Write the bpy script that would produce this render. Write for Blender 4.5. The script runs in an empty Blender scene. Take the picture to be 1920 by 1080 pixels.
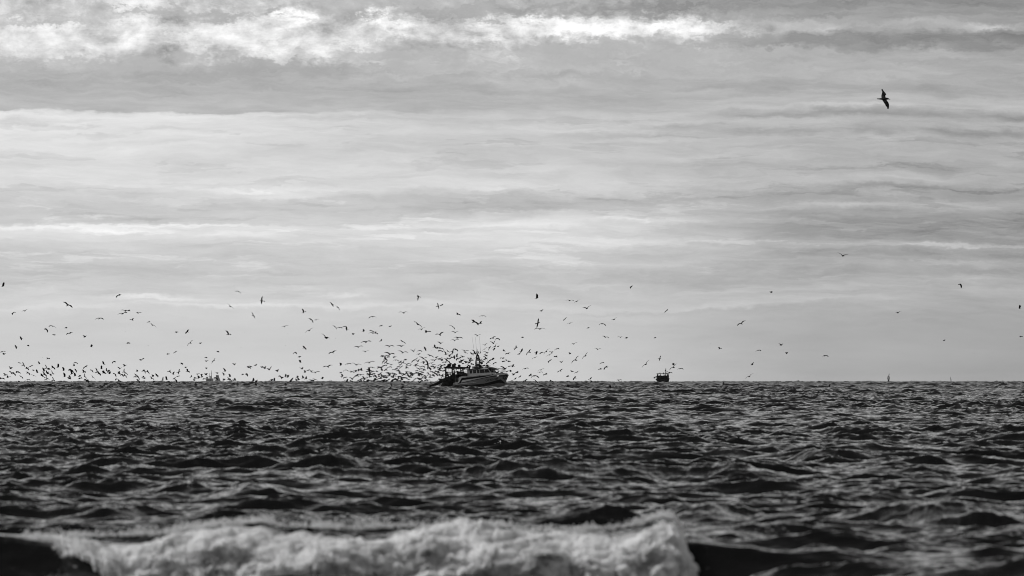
import bpy, bmesh, math, random
import numpy as np
from mathutils import Vector, Matrix

R = math.radians
SC = bpy.context.scene
COL = SC.collection

# ------------------------------------------------------------------ camera
F = 16000.0            # focal length in pixels of the 1920 px wide photograph (300 mm lens)
H = 2.6                # eye height above the sea
EYE = 702.5            # row of eye level in the photograph (the visible horizon dips below it)
RE = 6371000.0         # radius of the earth: the sea really curves down behind the horizon
cam_d = bpy.data.cameras.new('camera')
cam = bpy.data.objects.new('camera', cam_d)
COL.objects.link(cam)
cam_d.sensor_width = 36.0
cam_d.lens = F * 36.0 / 1920.0
cam_d.clip_start = 1.0
cam_d.clip_end = 60000.0
cam.location = (0, 0, H)
cam.rotation_euler = (R(90) + math.atan((EYE - 540.0) / F), 0, 0)
cam_d.dof.use_dof = True
cam_d.dof.focus_distance = 1700.0
cam_d.dof.aperture_fstop = 4.4
SC.camera = cam
SC.view_settings.view_transform = 'Standard'
SC.view_settings.look = 'None'
SC.view_settings.gamma = 1.0
SC.view_settings.use_curve_mapping = False
SC.view_settings.exposure = 0.0
SC.cycles.use_denoising = True
SC.cycles.pixel_filter_type = 'BLACKMAN_HARRIS'
SC.cycles.filter_width = 0.95
SC.cycles.max_bounces = 5
SC.cycles.diffuse_bounces = 2
SC.cycles.glossy_bounces = 2
SC.cycles.transmission_bounces = 2
SC.cycles.volume_bounces = 0
SC.cycles.caustics_reflective = False
SC.cycles.caustics_refractive = False

def at(px, py, D):
    "point at distance D seen at pixel (px, py) of the photograph"
    return Vector(((px - 960.0) / F * D, D, H + (EYE - py) / F * D))

def drop(d):
    return -d * d / (2 * RE)

# ------------------------------------------------------------------ sky
world = bpy.data.worlds.new('World')
SC.world = world
world.use_nodes = True
NT = world.node_tree
NT.nodes.clear()

class G:
    "tiny node-graph helper"
    def __init__(s, nt): s.nt = nt
    def n(s, t, **kw):
        x = s.nt.nodes.new(t)
        for k, v in kw.items(): setattr(x, k, v)
        return x
    def put(s, sock, v):
        if isinstance(v, (int, float)): sock.default_value = v
        elif isinstance(v, (tuple, list)): sock.default_value = v
        else: s.nt.links.new(v, sock)
    def m(s, op, a, b=0.0, c=None, clamp=False):
        x = s.n('ShaderNodeMath', operation=op, use_clamp=clamp)
        s.put(x.inputs[0], a); s.put(x.inputs[1], b)
        if c is not None: s.put(x.inputs[2], c)
        return x.outputs[0]
    def v(s, op, a, b=(0, 0, 0)):
        x = s.n('ShaderNodeVectorMath', operation=op)
        s.put(x.inputs[0], a)
        if op == 'SCALE': s.put(x.inputs['Scale'], b)
        else: s.put(x.inputs[1], b)
        return x.outputs['Value'] if op in ('DOT_PRODUCT', 'LENGTH') else x.outputs[0]
    def xyz(s, a, b, c=0.0):
        x = s.n('ShaderNodeCombineXYZ')
        for i, q in enumerate((a, b, c)): s.put(x.inputs[i], q)
        return x.outputs[0]
    def sep(s, a):
        x = s.n('ShaderNodeSeparateXYZ'); s.put(x.inputs[0], a); return x.outputs
    def noise(s, vec, scale=1.0, detail=6.0, rough=0.55, dist=0.0):
        x = s.n('ShaderNodeTexNoise'); s.put(x.inputs['Vector'], vec)
        x.inputs['Scale'].default_value = scale; x.inputs['Detail'].default_value = detail
        x.inputs['Roughness'].default_value = rough; x.inputs['Distortion'].default_value = dist
        return s.m('SUBTRACT', x.outputs[0], 0.5)
    def mr(s, v, a, b, c=0.0, d=1.0, smooth=True):
        x = s.n('ShaderNodeMapRange', interpolation_type='SMOOTHSTEP' if smooth else 'LINEAR')
        for i, q in enumerate((v, a, b, c, d)): s.put(x.inputs[i], q)
        return x.outputs[0]
    def mix(s, f, a, b):
        x = s.n('ShaderNodeMix', data_type='FLOAT'); s.put(x.inputs[0], f); s.put(x.inputs[2], a); s.put(x.inputs[3], b)
        return x.outputs[0]

def lin(v):
    v /= 255.0
    return v / 12.92 if v <= 0.04045 else ((v + 0.055) / 1.055) ** 2.4

g = G(NT)
tc = g.n('ShaderNodeTexCoord')
d = g.sep(tc.outputs['Generated'])
hyp = g.m('SQRT', g.m('ADD', g.m('MULTIPLY', d[0], d[0]), g.m('MULTIPLY', d[1], d[1])))
AZ = g.m('ARCTAN2', d[0], d[1])
EL = g.m('ARCTAN2', d[2], hyp)
U = g.m('MULTIPLY_ADD', AZ, 16.0, 0.96)          # thousands of arc units east of the left edge of the view
V = g.m('MULTIPLY_ADD', EL, -16.0, 0.7025)       # thousands of arc units, falling with elevation
P = g.xyz(U, V)
# slow warps that keep the bands from being ruler straight
w1 = g.noise(g.xyz(g.m('MULTIPLY', U, 2.2), g.m('MULTIPLY', V, 9.0), 3.1), 1.0, 4.0, 0.5)
w2 = g.noise(g.xyz(g.m('MULTIPLY', U, 9.0), g.m('MULTIPLY', V, 42.0), 7.7), 1.0, 7.0, 0.62)
w3 = g.noise(g.xyz(g.m('MULTIPLY', U, 26.0), g.m('MULTIPLY', V, 40.0), 1.7), 1.0, 10.0, 0.70)
top = g.m('MULTIPLY', g.mr(V, 0.19, 0.08), g.mr(U, 1.80, 1.15, 0.22, 1.0))                         # the puffy cloud bank high in the view
VW = g.m('ADD', V, g.m('ADD', g.m('MULTIPLY', w1, 0.048), g.m('MULTIPLY', w2, 0.022)))
VW = g.m('MULTIPLY_ADD', w3, g.m('MULTIPLY_ADD', top, 0.075, 0.014), VW)
UW = g.m('ADD', U, g.m('ADD', g.m('MULTIPLY', w2, 0.20), g.m('MULTIPLY', w3, 0.05)))
def ramp(stops, tilt=0.0):
    x = g.n('ShaderNodeValToRGB')
    x.color_ramp.interpolation = 'EASE'
    g.put(x.inputs[0], g.m('MULTIPLY', VW, 1.0))
    el = x.color_ramp.elements
    while len(el) > 1: el.remove(el[-1])
    for i, (p, t) in enumerate(stops):
        e = el[0] if i == 0 else el.new(p / 1000.0)
        e.position = max(0.0, p / 1000.0); t = lin(t); e.color = (t, t, t, 1)
    return x.outputs[0]
LEFT = [(0,206),(28,200),(50,206),(85,210),(102,201),(118,188),(145,179),(180,181),(207,190),(213,232),(250,224),(300,218),
        (342,219),(360,208),(385,199),(402,206),(415,205),(426,225),(440,222),(456,210),(475,202),(520,199),(550,202),(568,213),(590,209),(640,206),(715,213)]
MID = [(0,186),(22,184),(40,214),(58,222),(74,202),(100,190),(150,181),(200,184),(216,200),(245,205),(285,200),(322,209),
       (352,212),(370,194),(388,200),(406,217),(440,219),(462,214),(482,207),(520,198),(552,199),(575,207),(600,203),(715,206)]
RIGHT = [(0,146),(28,160),(52,170),(72,154),(88,155),(102,174),(130,179),(165,172),(186,180),(202,184),(217,172),(232,182),(242,182),
         (252,174),(264,180),(300,179),(316,171),(330,180),(345,180),(358,169),(372,170),(382,176),(396,162),(422,157),(446,160),(460,172),(474,168),
         (500,172),(540,181),(600,174),(715,172)]
L_, M_, R_ = ramp(LEFT), ramp(MID), ramp(RIGHT)
lm = g.mr(UW, 0.25, 0.92)
mr_ = g.mr(UW, 0.98, 1.62)
base = g.mix(mr_, g.mix(lm, L_, M_), R_)
# single clouds: centre, half sizes (thousandths), brightness added
FEAT = [(310,68,60,34,.18),(560,34,24,20,.42),(400,72,110,34,.14),(480,88,50,20,.20),(150,92,130,16,.10),(90,60,60,18,.12),(700,38,30,13,.30),(745,34,28,18,.34),
        (590,92,30,14,.18),(905,48,26,20,.28),(1030,45,34,16,.28),(1085,52,40,18,.26),(1240,50,60,16,.30),(1290,70,44,16,.22),(1160,60,60,16,.16),
        (1350,52,90,12,.12),(1470,56,100,14,.08),(1530,58,26,14,.12),(1860,57,50,5,.20),(1770,48,90,6,.08),(290,20,150,10,-.12),(90,40,90,9,-.10),(420,30,60,14,-.10),(520,22,14,16,-.12),
        (820,18,70,14,-.10),(950,30,40,14,-.12),(1150,14,190,16,-.13),(1750,76,230,12,-.05),
        (470,118,90,9,-.09),(340,135,200,12,-.04),(560,128,160,16,-.05),
        (50,227,70,6,-.16),(320,246,45,4,-.10),(150,236,60,4,-.08),(620,222,180,7,-.10),(800,178,260,24,-.03),
        (1700,186,120,11,.06),(1870,190,90,16,.09),(1350,190,90,8,.05),(1620,201,140,5,.10),
        (1560,218,90,8,-.09),(1420,222,60,5,-.05),(1880,215,60,10,-.10),(1760,222,50,7,-.06),(1630,248,55,8,-.11),(1270,238,70,8,-.09),(1400,250,70,8,-.08),(1500,255,50,7,-.08),(1800,252,60,7,-.09),(1900,248,30,9,-.08),(1150,252,100,7,-.07),
        (450,355,170,5,.13),(520,364,150,5,.10),(340,372,70,8,.07),(182,401,42,3,.16),(360,421,110,3,.16),(60,423,120,5,.18),(220,432,90,4,.14),(420,440,120,5,.08),(300,405,110,10,-.06),
        (860,431,80,5,-.10),(900,385,250,9,-.06),(1200,370,280,12,-.06),(1700,352,160,5,-.10),(1600,380,110,5,.10),(1640,339,120,7,.05),
        (1230,408,110,6,.08),(1000,420,140,7,.10),(1200,450,160,6,.11),(1060,458,120,4,.08),(1800,460,170,4,.11),(1800,425,260,16,-.05),(1340,420,90,6,-.04),
        (1300,525,300,16,-.06),(1750,480,160,6,-.05),(640,553,60,4,.11),(290,562,70,5,.18),(440,575,160,4,.09),(150,580,120,5,.06),(700,575,120,6,.06),
        (1340,576,110,5,.07),(1200,583,300,3,-.04),(1550,566,220,6,.04)]
acc = base
PW = g.xyz(UW, g.m('MULTIPLY_ADD', w3, 0.012, VW))
for (x, y, sx, sy, a) in FEAT:
    dv = g.v('MULTIPLY', g.v('SUBTRACT', PW, (x / 1000.0, y / 1000.0, 0)), (1000.0 / sx, 1000.0 / sy, 0))
    acc = g.m('MULTIPLY_ADD', g.m('EXPONENT', g.m('MULTIPLY', g.v('DOT_PRODUCT', dv, dv), -1.0)), a, acc)
# texture of the cloud deck
s1 = g.noise(g.xyz(g.m('MULTIPLY', U, 5.0), g.m('MULTIPLY', VW, 60.0), 5.5), 1.0, 8.0, 0.6, 0.4)
s2 = g.noise(g.xyz(g.m('MULTIPLY', U, 17.0), g.m('MULTIPLY', V, 23.0), 9.5), 1.0, 10.0, 0.66, 0.2)
s3 = g.noise(g.xyz(g.m('MULTIPLY', U, 2.5), g.m('MULTIPLY', V, 14.0), 11.0), 1.0, 4.0, 0.5)
s5 = g.noise(g.xyz(g.m('MULTIPLY', UW, 7.0), g.m('MULTIPLY', VW, 40.0), 31.0), 1.0, 11.0, 0.7)
low = g.mr(V, 0.64, 0.52)
acc = g.m('MULTIPLY_ADD', g.m('MULTIPLY', s1, 0.24), g.m('MULTIPLY_ADD', low, 0.8, 0.2), acc)
acc = g.m('MULTIPLY_ADD', s3, 0.10, g.m('ADD', acc, g.mr(U, 1.55, 1.98, 0.0, -0.04)))  # right side darkened: lens vignetting painted into the sky tone
acc = g.m('MULTIPLY_ADD', g.m('MULTIPLY', s5, 0.26), g.m('MULTIPLY_ADD', low, 0.85, 0.15), acc)
bright = g.mr(acc, 0.45, 0.62)
s4 = g.noise(g.xyz(g.m('MULTIPLY', U, 9.0), g.m('MULTIPLY', V, 15.0), 21.5), 1.0, 8.0, 0.6, 0.3)
puff = g.m('MULTIPLY_ADD', s4, 1.5, g.m('MULTIPLY', s2, 0.85))
acc = g.m('MULTIPLY_ADD', puff, g.m('MULTIPLY', top, bright), acc)
# crisp little cloudlets: lit ones in the middle sky, grey ones under the deck
na = g.noise(g.xyz(g.m('MULTIPLY', UW, 3.6), g.m('MULTIPLY', VW, 34.0), 51.0), 1.0, 12.0, 0.62)
nb = g.noise(g.xyz(g.m('MULTIPLY', UW, 5.0), g.m('MULTIPLY', VW, 46.0), 63.0), 1.0, 12.0, 0.62)
wa = g.m('MULTIPLY', g.mr(V, 0.32, 0.38), g.mr(V, 0.60, 0.46))
wb = g.m('MULTIPLY', g.mr(V, 0.20, 0.23), g.mr(V, 0.52, 0.36))
acc = g.m('MULTIPLY_ADD', g.m('MULTIPLY', g.mr(na, .045, .12), g.mr(U, 1.9, 1.0, .05, .10)), wa, acc)
acc = g.m('MULTIPLY_ADD', g.m('MULTIPLY', g.mr(nb, .05, .12), -.065), wb, acc)
acc = g.m('MAXIMUM', acc, 0.12)
# the rest of the overcast: brighter towards the hidden sun ahead, dim overhead, brightened behind as fill
sky = g.n('ShaderNodeTexSky', sky_type='NISHITA')
SUN_EL, SUN_AZ = R(46), R(-85)          # weak sun high behind the cloud deck, well to the left
sky.sun_disc = False
sky.sun_elevation = SUN_EL
sky.sun_rotation = SUN_AZ
bw = g.n('ShaderNodeRGBToBW'); NT.links.new(sky.outputs[0], bw.inputs[0])
SKY_STR = 0.05
DECK = [(0.0, .66), (1.0, .030), (0.08, .64), (0.17, .38), (0.30, .075), (0.5, .035)]   # overcast radiance from horizon to zenith
BACK = 0.40
sunv = (math.sin(SUN_AZ) * math.cos(SUN_EL), math.cos(SUN_AZ) * math.cos(SUN_EL), math.sin(SUN_EL))
ca = g.v('DOT_PRODUCT', tc.outputs['Generated'], sunv)
dr = g.n('ShaderNodeValToRGB'); dr.color_ramp.interpolation = 'EASE'
g.put(dr.inputs[0], g.m('DIVIDE', EL, math.pi / 2))
for i, (p_, v_) in enumerate(DECK):
    e_ = dr.color_ramp.elements[i] if i < 2 else dr.color_ramp.elements.new(p_)
    e_.position = p_; e_.color = (v_, v_, v_, 1)
deck = g.mix(g.mr(d[1], 0.15, -0.35), dr.outputs[0], BACK)      # sky behind the viewer raised as added fill for hull and foam
big = g.noise(tc.outputs['Generated'], 3.2, 5.0, 0.55)
deck = g.m('MULTIPLY', deck, g.m('MULTIPLY_ADD', big, 1.3, 1.0))
deck = g.m('MULTIPLY_ADD', bw.outputs[0], SKY_STR * 0.03, deck)
over = g.mr(V, -0.05, -1.1)             # leaves the view upwards
side = g.mr(g.m('ABSOLUTE', AZ), 0.12, 0.9)
tot = g.mix(g.m('MAXIMUM', over, side), acc, deck)
below = g.mr(EL, 0.0, -0.03)
tot = g.mix(below, tot, 0.05)
bg = g.n('ShaderNodeBackground')
cmb = g.n('ShaderNodeCombineColor')
for i in range(3): NT.links.new(tot, cmb.inputs[i])
NT.links.new(cmb.outputs[0], bg.inputs[0])
bg.inputs[1].default_value = 1.0
wo = g.n('ShaderNodeOutputWorld')
NT.links.new(bg.outputs[0], wo.inputs[0])
world.cycles.sampling_method = 'MANUAL'
world.cycles.sample_map_resolution = 1024

sun_d = bpy.data.lights.new('sun', 'SUN')
sun = bpy.data.objects.new('sun', sun_d)
COL.objects.link(sun)
sun_d.energy = 2.4
sun_d.angle = R(12)
sun_d.color = (1, 1, 1)
sun.location = (0, 0, 400)
sun.rotation_euler = Vector(sunv).to_track_quat('Z', 'Y').to_euler()
# ------------------------------------------------------------------ helpers
def tag(o, label=None, cat=None, group=None, kind=None):
    if label: o['label'] = label
    if cat: o['category'] = cat
    if group: o['group'] = group
    if kind: o['kind'] = kind
    return o

def np_mesh(name, co, faces, mat, attrs=None, smooth=True):
    me = bpy.data.meshes.new(name)
    nv, nf = len(co), len(faces)
    me.vertices.add(nv); me.vertices.foreach_set('co', np.ascontiguousarray(co, dtype=np.float32).ravel())
    k = faces.shape[1]
    me.loops.add(nf * k); me.loops.foreach_set('vertex_index', np.ascontiguousarray(faces, dtype=np.int32).ravel())
    me.polygons.add(nf)
    me.polygons.foreach_set('loop_start', np.arange(nf, dtype=np.int32) * k)
    me.update(calc_edges=True)
    if smooth: me.shade_smooth()
    for an, av in (attrs or {}).items():
        a = me.attributes.new(an, 'FLOAT', 'POINT'); a.data.foreach_set('value', np.ascontiguousarray(av, dtype=np.float32))
    me.materials.append(mat)
    o = bpy.data.objects.new(name, me)
    COL.objects.link(o)
    return o

def grid_faces(nr, nc):
    i = np.arange(nr - 1)[:, None] * nc + np.arange(nc - 1)[None, :]
    return np.stack([i, i + 1, i + nc + 1, i + nc], -1).reshape(-1, 4)

def tile_noise(N, beta, seed, kmin=1, kmax=1e9, aspect=1.0):
    "periodic fractal noise tile, unit variance"
    r = np.random.default_rng(seed)
    kx = np.fft.fftfreq(N)[:, None] * N; ky = np.fft.fftfreq(N)[None, :] * N * aspect
    k = np.sqrt(kx * kx + ky * ky); k[0, 0] = 1e9
    a = np.where((k >= kmin) & (k <= kmax), k ** (-beta), 0)
    z = np.fft.ifft2(a * np.exp(2j * np.pi * r.random((N, N)))).real
    return (z / z.std()).astype(np.float32)

def samp(tile, u, v):
    "bilinear lookup of a periodic tile, u v in tile units"
    N = tile.shape[0]
    u = (u % 1.0) * N; v = (v % 1.0) * N
    i = u.astype(np.int32); j = v.astype(np.int32)
    fu = (u - i).astype(np.float32); fv = (v - j).astype(np.float32)
    i %= N; j %= N; i1 = (i + 1) % N; j1 = (j + 1) % N
    return (tile[i, j] * (1 - fu) * (1 - fv) + tile[i1, j] * fu * (1 - fv) + tile[i, j1] * (1 - fu) * fv + tile[i1, j1] * fu * fv)

def ocean_tile(N, L, lmin, lmax, lpeak, wdir, spread, rms, seed, slope=4.0):
    "heights, horizontal shifts and folding of a periodic wind sea"
    r = np.random.default_rng(seed)
    k1 = np.fft.fftfreq(N) * N * 2 * np.pi / L
    kx = k1[:, None]; ky = k1[None, :]
    k = np.sqrt(kx * kx + ky * ky); k[0, 0] = 1e9
    lam = 2 * np.pi / k
    kp = 2 * np.pi / lpeak
    cosd = (kx * math.sin(wdir) + ky * math.cos(wdir)) / k
    D = np.where(cosd > 0, np.abs(cosd) ** spread, 0.0) + 0.04
    A = np.sqrt(k ** -slope * np.exp(-1.25 * (kp / k) ** 2) * D)
    A = np.where((lam >= lmin) & (lam < lmax), A, 0.0)
    h = A * (r.normal(size=(N, N)) + 1j * r.normal(size=(N, N)))
    z = np.fft.ifft2(h).real
    s = rms / z.std()
    h = h * s
    f = lambda q: np.fft.ifft2(q).real.astype(np.float32)
    return dict(z=f(h), x=f(1j * kx / k * h), y=f(1j * ky / k * h),
                xx=f(-kx * kx / k * h), yy=f(-ky * ky / k * h), xy=f(-kx * ky / k * h), L=L)

# ------------------------------------------------------------------ materials
def mat(name, col, rough=0.6, metal=0.0, noise=0.0, scale=4.0, spec=0.3):
    m = bpy.data.materials.new(name); m.use_nodes = True
    nt = m.node_tree; b = nt.nodes['Principled BSDF']
    b.inputs['Roughness'].default_value = rough; b.inputs['Metallic'].default_value = metal
    b.inputs['Specular IOR Level'].default_value = spec
    c = (col, col, col, 1)
    b.inputs['Base Color'].default_value = c
    if noise:
        q = G(nt); t = q.n('ShaderNodeTexCoord')
        n = q.noise(t.outputs['Object'], scale, 5.0, 0.6)
        val = q.m('MULTIPLY', q.m('MULTIPLY_ADD', n, noise * 2, 1.0), col)
        cc = q.n('ShaderNodeCombineColor')
        for i in range(3): nt.links.new(val, cc.inputs[i])
        nt.links.new(cc.outputs[0], b.inputs['Base Color'])
    return m

# ------------------------------------------------------------------ sea
def sea_material():
    m = bpy.data.materials.new('sea_water'); m.use_nodes = True
    nt = m.node_tree; q = G(nt); b = nt.nodes['Principled BSDF']
    tcn = q.n('ShaderNodeTexCoord').outputs['Object']
    at_ = q.n('ShaderNodeAttribute', attribute_name='foam').outputs['Fac']
    n1 = q.noise(q.v('MULTIPLY', tcn, (1.0, 0.8, 1.0)), 5.0, 4.0, 0.6)
    n2 = q.noise(q.v('MULTIPLY', tcn, (1.0, 0.7, 1.0)), 17.0, 3.0, 0.55)
    fo = q.noise(tcn, 9.0, 6.0, 0.75)
    mask = q.mr(q.m('MULTIPLY_ADD', fo, 1.6, at_), 0.50, 0.95)
    bump = q.n('ShaderNodeBump'); bump.inputs['Strength'].default_value = 1.0
    bump.inputs['Distance'].default_value = 0.018
    q.put(bump.inputs['Height'], q.m('MULTIPLY_ADD', n2, 0.35, n1))
    nt.links.new(bump.outputs[0], b.inputs['Normal'])
    colv = q.mix(mask, 0.006, 0.75)
    cc = q.n('ShaderNodeCombineColor')
    for i in range(3): nt.links.new(colv, cc.inputs[i])
    nt.links.new(cc.outputs[0], b.inputs['Base Color'])
    far = q.mr(q.sep(tcn)[1], 250.0, 3500.0, 0.05, 0.30, False)      # chop too small to resolve far out
    nt.links.new(q.mix(mask, far, 0.9), b.inputs['Roughness'])
    b.inputs['IOR'].default_value = 1.333
    b.inputs['Specular IOR Level'].default_value = 0.5
    return m

SEA = dict(
    A=ocean_tile(1024, 190.0, 1.6, 60.0, 8.5, math.pi + 0.16 + 0.61, 3.0, 0.108, 11, 3.6),
    B=ocean_tile(1024, 33.0, 0.12, 1.6, 13.0, math.pi + 0.15 + 0.45, 2.0, 0.032, 5, 3.8))

def row_dist(row):
    "distance of the sea surface seen at this row of the photograph, on the curved earth"
    t = (row - EYE) / F
    D = H / t
    for _ in range(20): D = (H + D * D / (2 * RE)) / t
    return D

def bump_row(x, c, wf, wb):
    "steep front, long back"
    t = x - c
    return np.where(t < 0, np.exp(-(t / wf) ** 2), np.exp(-(t / wb) ** 2))

BRK = 118.0      # distance of the breaking wave
def pxx(px, D): return (px - 960.0) / F * D

def sea_shift(X, Y):
    "displacement of the sea at rest positions (X, Y)"
    def rd(T, a, ox, oy, names):
        c, s = math.cos(a), math.sin(a)
        u = (X * c + Y * s + ox) / T['L']; v = (-X * s + Y * c + oy) / T['L']
        return [samp(T[n], u, v) for n in names]
    aA = 0.61
    z, dx, dy, xx, yy, xy = rd(SEA['A'], aA, 31.0, 77.0, ('z', 'x', 'y', 'xx', 'yy', 'xy'))
    c, s = math.cos(aA), math.sin(aA)
    off = np.interp(Y, [0, 140, 250, 600, 1500, 2500, 4500, 12000], [.72, .78, .95, 1.15, 1.6, 2.0, 2.5, 2.7]).astype(np.float32)   # rougher further off shore
    dx, dy, z = off * (dx * c - dy * s), off * (dx * s + dy * c), z * off
    aB = 0.45
    zb, bx, by, bxx, byy = rd(SEA['B'], aB, 3.0, 5.0, ('z', 'x', 'y', 'xx', 'yy'))
    c, s = math.cos(aB), math.sin(aB)
    bx, by = bx * c - by * s, bx * s + by * c
    fade = np.interp(Y, [0, 250, 500, 1800, 4000], [1.1, 1.1, 1.0, 0.95, 0.8]).astype(np.float32)
    env = 0.65 + 0.35 * np.tanh(z / 0.12)          # chop rides on the crests
    gust = np.clip(1.08 + 0.30 * samp(NOI, X / 70.0 + 0.13, Y / 330.0 + 0.37), 0.80, 1.7)      # cat's paws: rougher and smoother patches
    zb *= gust; bx *= gust; by *= gust
    cg = np.clip(1 + 0.18 * samp(NOI, X / 120.0 + 0.63, Y / 500.0 + 0.07), 0.7, 1.35); z = z * cg; dx = dx * cg; dy = dy * cg
    zb *= fade * env; bx *= fade * env; by *= fade * env
    lam = 1.0
    J = (1 + lam * xx) * (1 + lam * yy) - (lam * xy) ** 2
    Jb = 1 + 0.8 * fade * (bxx + byy)
    return lam * dx + 0.6 * bx, lam * dy + 0.6 * by, z + zb, J, Jb

def build_sea():
    ds = [70.0]
    while ds[-1] < 12000.0:
        d0 = ds[-1]
        k = np.interp(d0, [70, 104, 108, 200, 500, 1500, 5000, 12000], [0.01, 0.004, 0.0006, 0.00065, 0.0007, 0.0009, 0.0018, 0.008])
        ds.append(d0 + d0 * k)
    ds = np.array(ds)
    inner = np.linspace(-0.070, 0.070, 1080)
    outer = 0.072 + np.cumsum(np.geomspace(0.0003, 0.05, 70))
    ss = np.concatenate([-outer[::-1], inner, outer])
    Y = np.repeat(ds[:, None], len(ss), 1); X = Y * ss[None, :]
    dx, dy, z, J, Jb = sea_shift(X.ravel(), Y.ravel())
    sh = X.shape
    dx, dy, z, J, Jb = [a.reshape(sh) for a in (dx, dy, z, J, Jb)]
    px = 960 + X / Y * F
    # the shore break: a steep swell just before it topples
    left = np.interp(px + 40 * samp(NOI, X / 9.0, Y / 9.0), [1290, 1360, 1750], [1.0, 0.7, 0.0])
    calm = 1 - 0.5 * left * np.exp(-((Y - BRK) / 4.0) ** 2)
    calm = calm * (1 - left * np.interp(Y, [BRK - 1.5, BRK + 0.5], [0.05, 0.0]))
    z = z * calm
    amp = np.interp(px, [-400, 0, 120, 300, 1100, 1250, 1330, 1450, 2200], [0.36, 0.42, 0.38, 0.29, 0.27, 0.29, 0.20, 0.05, 0.04]) * (1 + 0.10 * samp(NOI, X / 16.0 + 0.8, 0 * X + 0.7))
    wob = 0.5 * samp(NOI, X / 40.0 + 0.3, 0 * X + 0.2)
    hump = amp * bump_row(Y, BRK + 0.2 * wob, 0.75, 3.6)
    trough = -0.32 * left * np.interp(Y, [BRK - 1.7, BRK - 0.3], [1, 0])
    z = z + hump + trough
    # long swells that show as dark fronts in the photograph: pixel centre, row of its sea level, half width px, height m
    for (cx, row, hw, hh) in [(850, 905, 340, .17), (250, 893, 110, .10), (1300, 905, 130, .16), (1560, 872, 70, .13), (1320, 978, 150, .15), (470, 935, 90, .09),
                              (640, 890, 130, .10), (520, 992, 260, .10), (1360, 862, 70, .10), (740, 832, 170, .13), (1800, 990, 260, .12), (180, 962, 90, .06), (1650, 945, 80, .05), (1120, 985, 120, .10),
                              (470, 815, 150, .10), (90, 808, 60, .09)]:
        D = row_dist(row); hh = hh * 1.8
        wx = pxx(cx, D)
        wd = 0.8 + 1.1 * abs(hh) / 0.15
        bend = 0.5 * samp(NOI, X / 30.0 + cx * 0.01, Y * 0 + 0.6)
        z = z + hh * np.exp(-((X - wx) / (hw / F * D)) ** 2) * (1 + .5 * samp(NOI, X / 11.0 + cx * .03, Y / 40.0)) * (bump_row(Y, D + bend, wd * 0.28, wd * 1.7) - 0.35 * bump_row(Y, D + bend - wd * 1.5, wd, wd * 0.8))
    foam = np.clip((0.42 - J) * 1.2, 0, .45) * np.clip((z - 0.10) * 6, 0, 1)
    for (cx, cy, sx, sy, a) in [(735, 866, 34, 4, .6), (790, 869, 30, 3, .4), (145, 812, 14, 3, .8), (1370, 769, 60, 1.4, .7), (1300, 758, 14, 1.2, .5), (470, 787, 60, 3, .25),
                                (1325, 1050, 45, 14, .4), (1400, 1066, 60, 8, .35), (1450, 1001, 60, 6, .75), (1360, 1003, 40, 4, .5), (1480, 944, 12, 3, .7), (1590, 953, 22, 3, .7), (1430, 938, 8, 2, .5),
                                (354, 927, 22, 3, .6), (443, 927, 4, 3, .7), (272, 932, 6, 2, .5), (1860, 1018, 80, 4, .45), (1590, 1005, 90, 5, .3),
                                (1560, 1050, 120, 9, .2), (60, 970, 90, 10, .22), (1500, 975, 120, 8, .25), (830, 995, 60, 4, .3), (250, 998, 120, 6, .45), (600, 727, 14, 1.4, .5), (822, 728.3, 11, .5, 1.0), (835, 727.6, 7, .4, .9), (890, 728.6, 60, .3, .45), (953, 727.6, 5, .5, .9), (800, 730, 30, .6, .4), (100, 974, 60, 5, .2)]:
        D = row_dist(cy)
        sd = D * D / (H * F) * sy
        foam = foam + a * np.exp(-((px - cx) / sx) ** 2 - ((Y - D) / max(sd, 0.5)) ** 2)
    # back of the breaker is streaked with old foam
    foam = foam + 0.06 * np.exp(-((Y - BRK - 1.2) / 1.4) ** 2) * (px < 1330)
    foam = foam + (0.34 * np.exp(-((px - 110) / 110) ** 2) + .2 * (px < 300)) * ((Y > BRK - 1.6) & (Y < BRK + .1)) * (0.7 + .6 * samp(NOI, X / 2.5, z * .8))
    dxs, dys = dx * calm, dy * calm
    co = np.stack([X + dxs, Y + dys, z + drop(Y)], -1).reshape(-1, 3)
    o = np_mesh('water', co, grid_faces(*sh), sea_material(), {'foam': foam.ravel()})
    tag(o, 'dark choppy sea with short wind waves out to the horizon', None, None, 'structure')
    print('sea', sh, len(co))
    return o

NOI = tile_noise(512, 1.6, 77)
build_sea()
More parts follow.
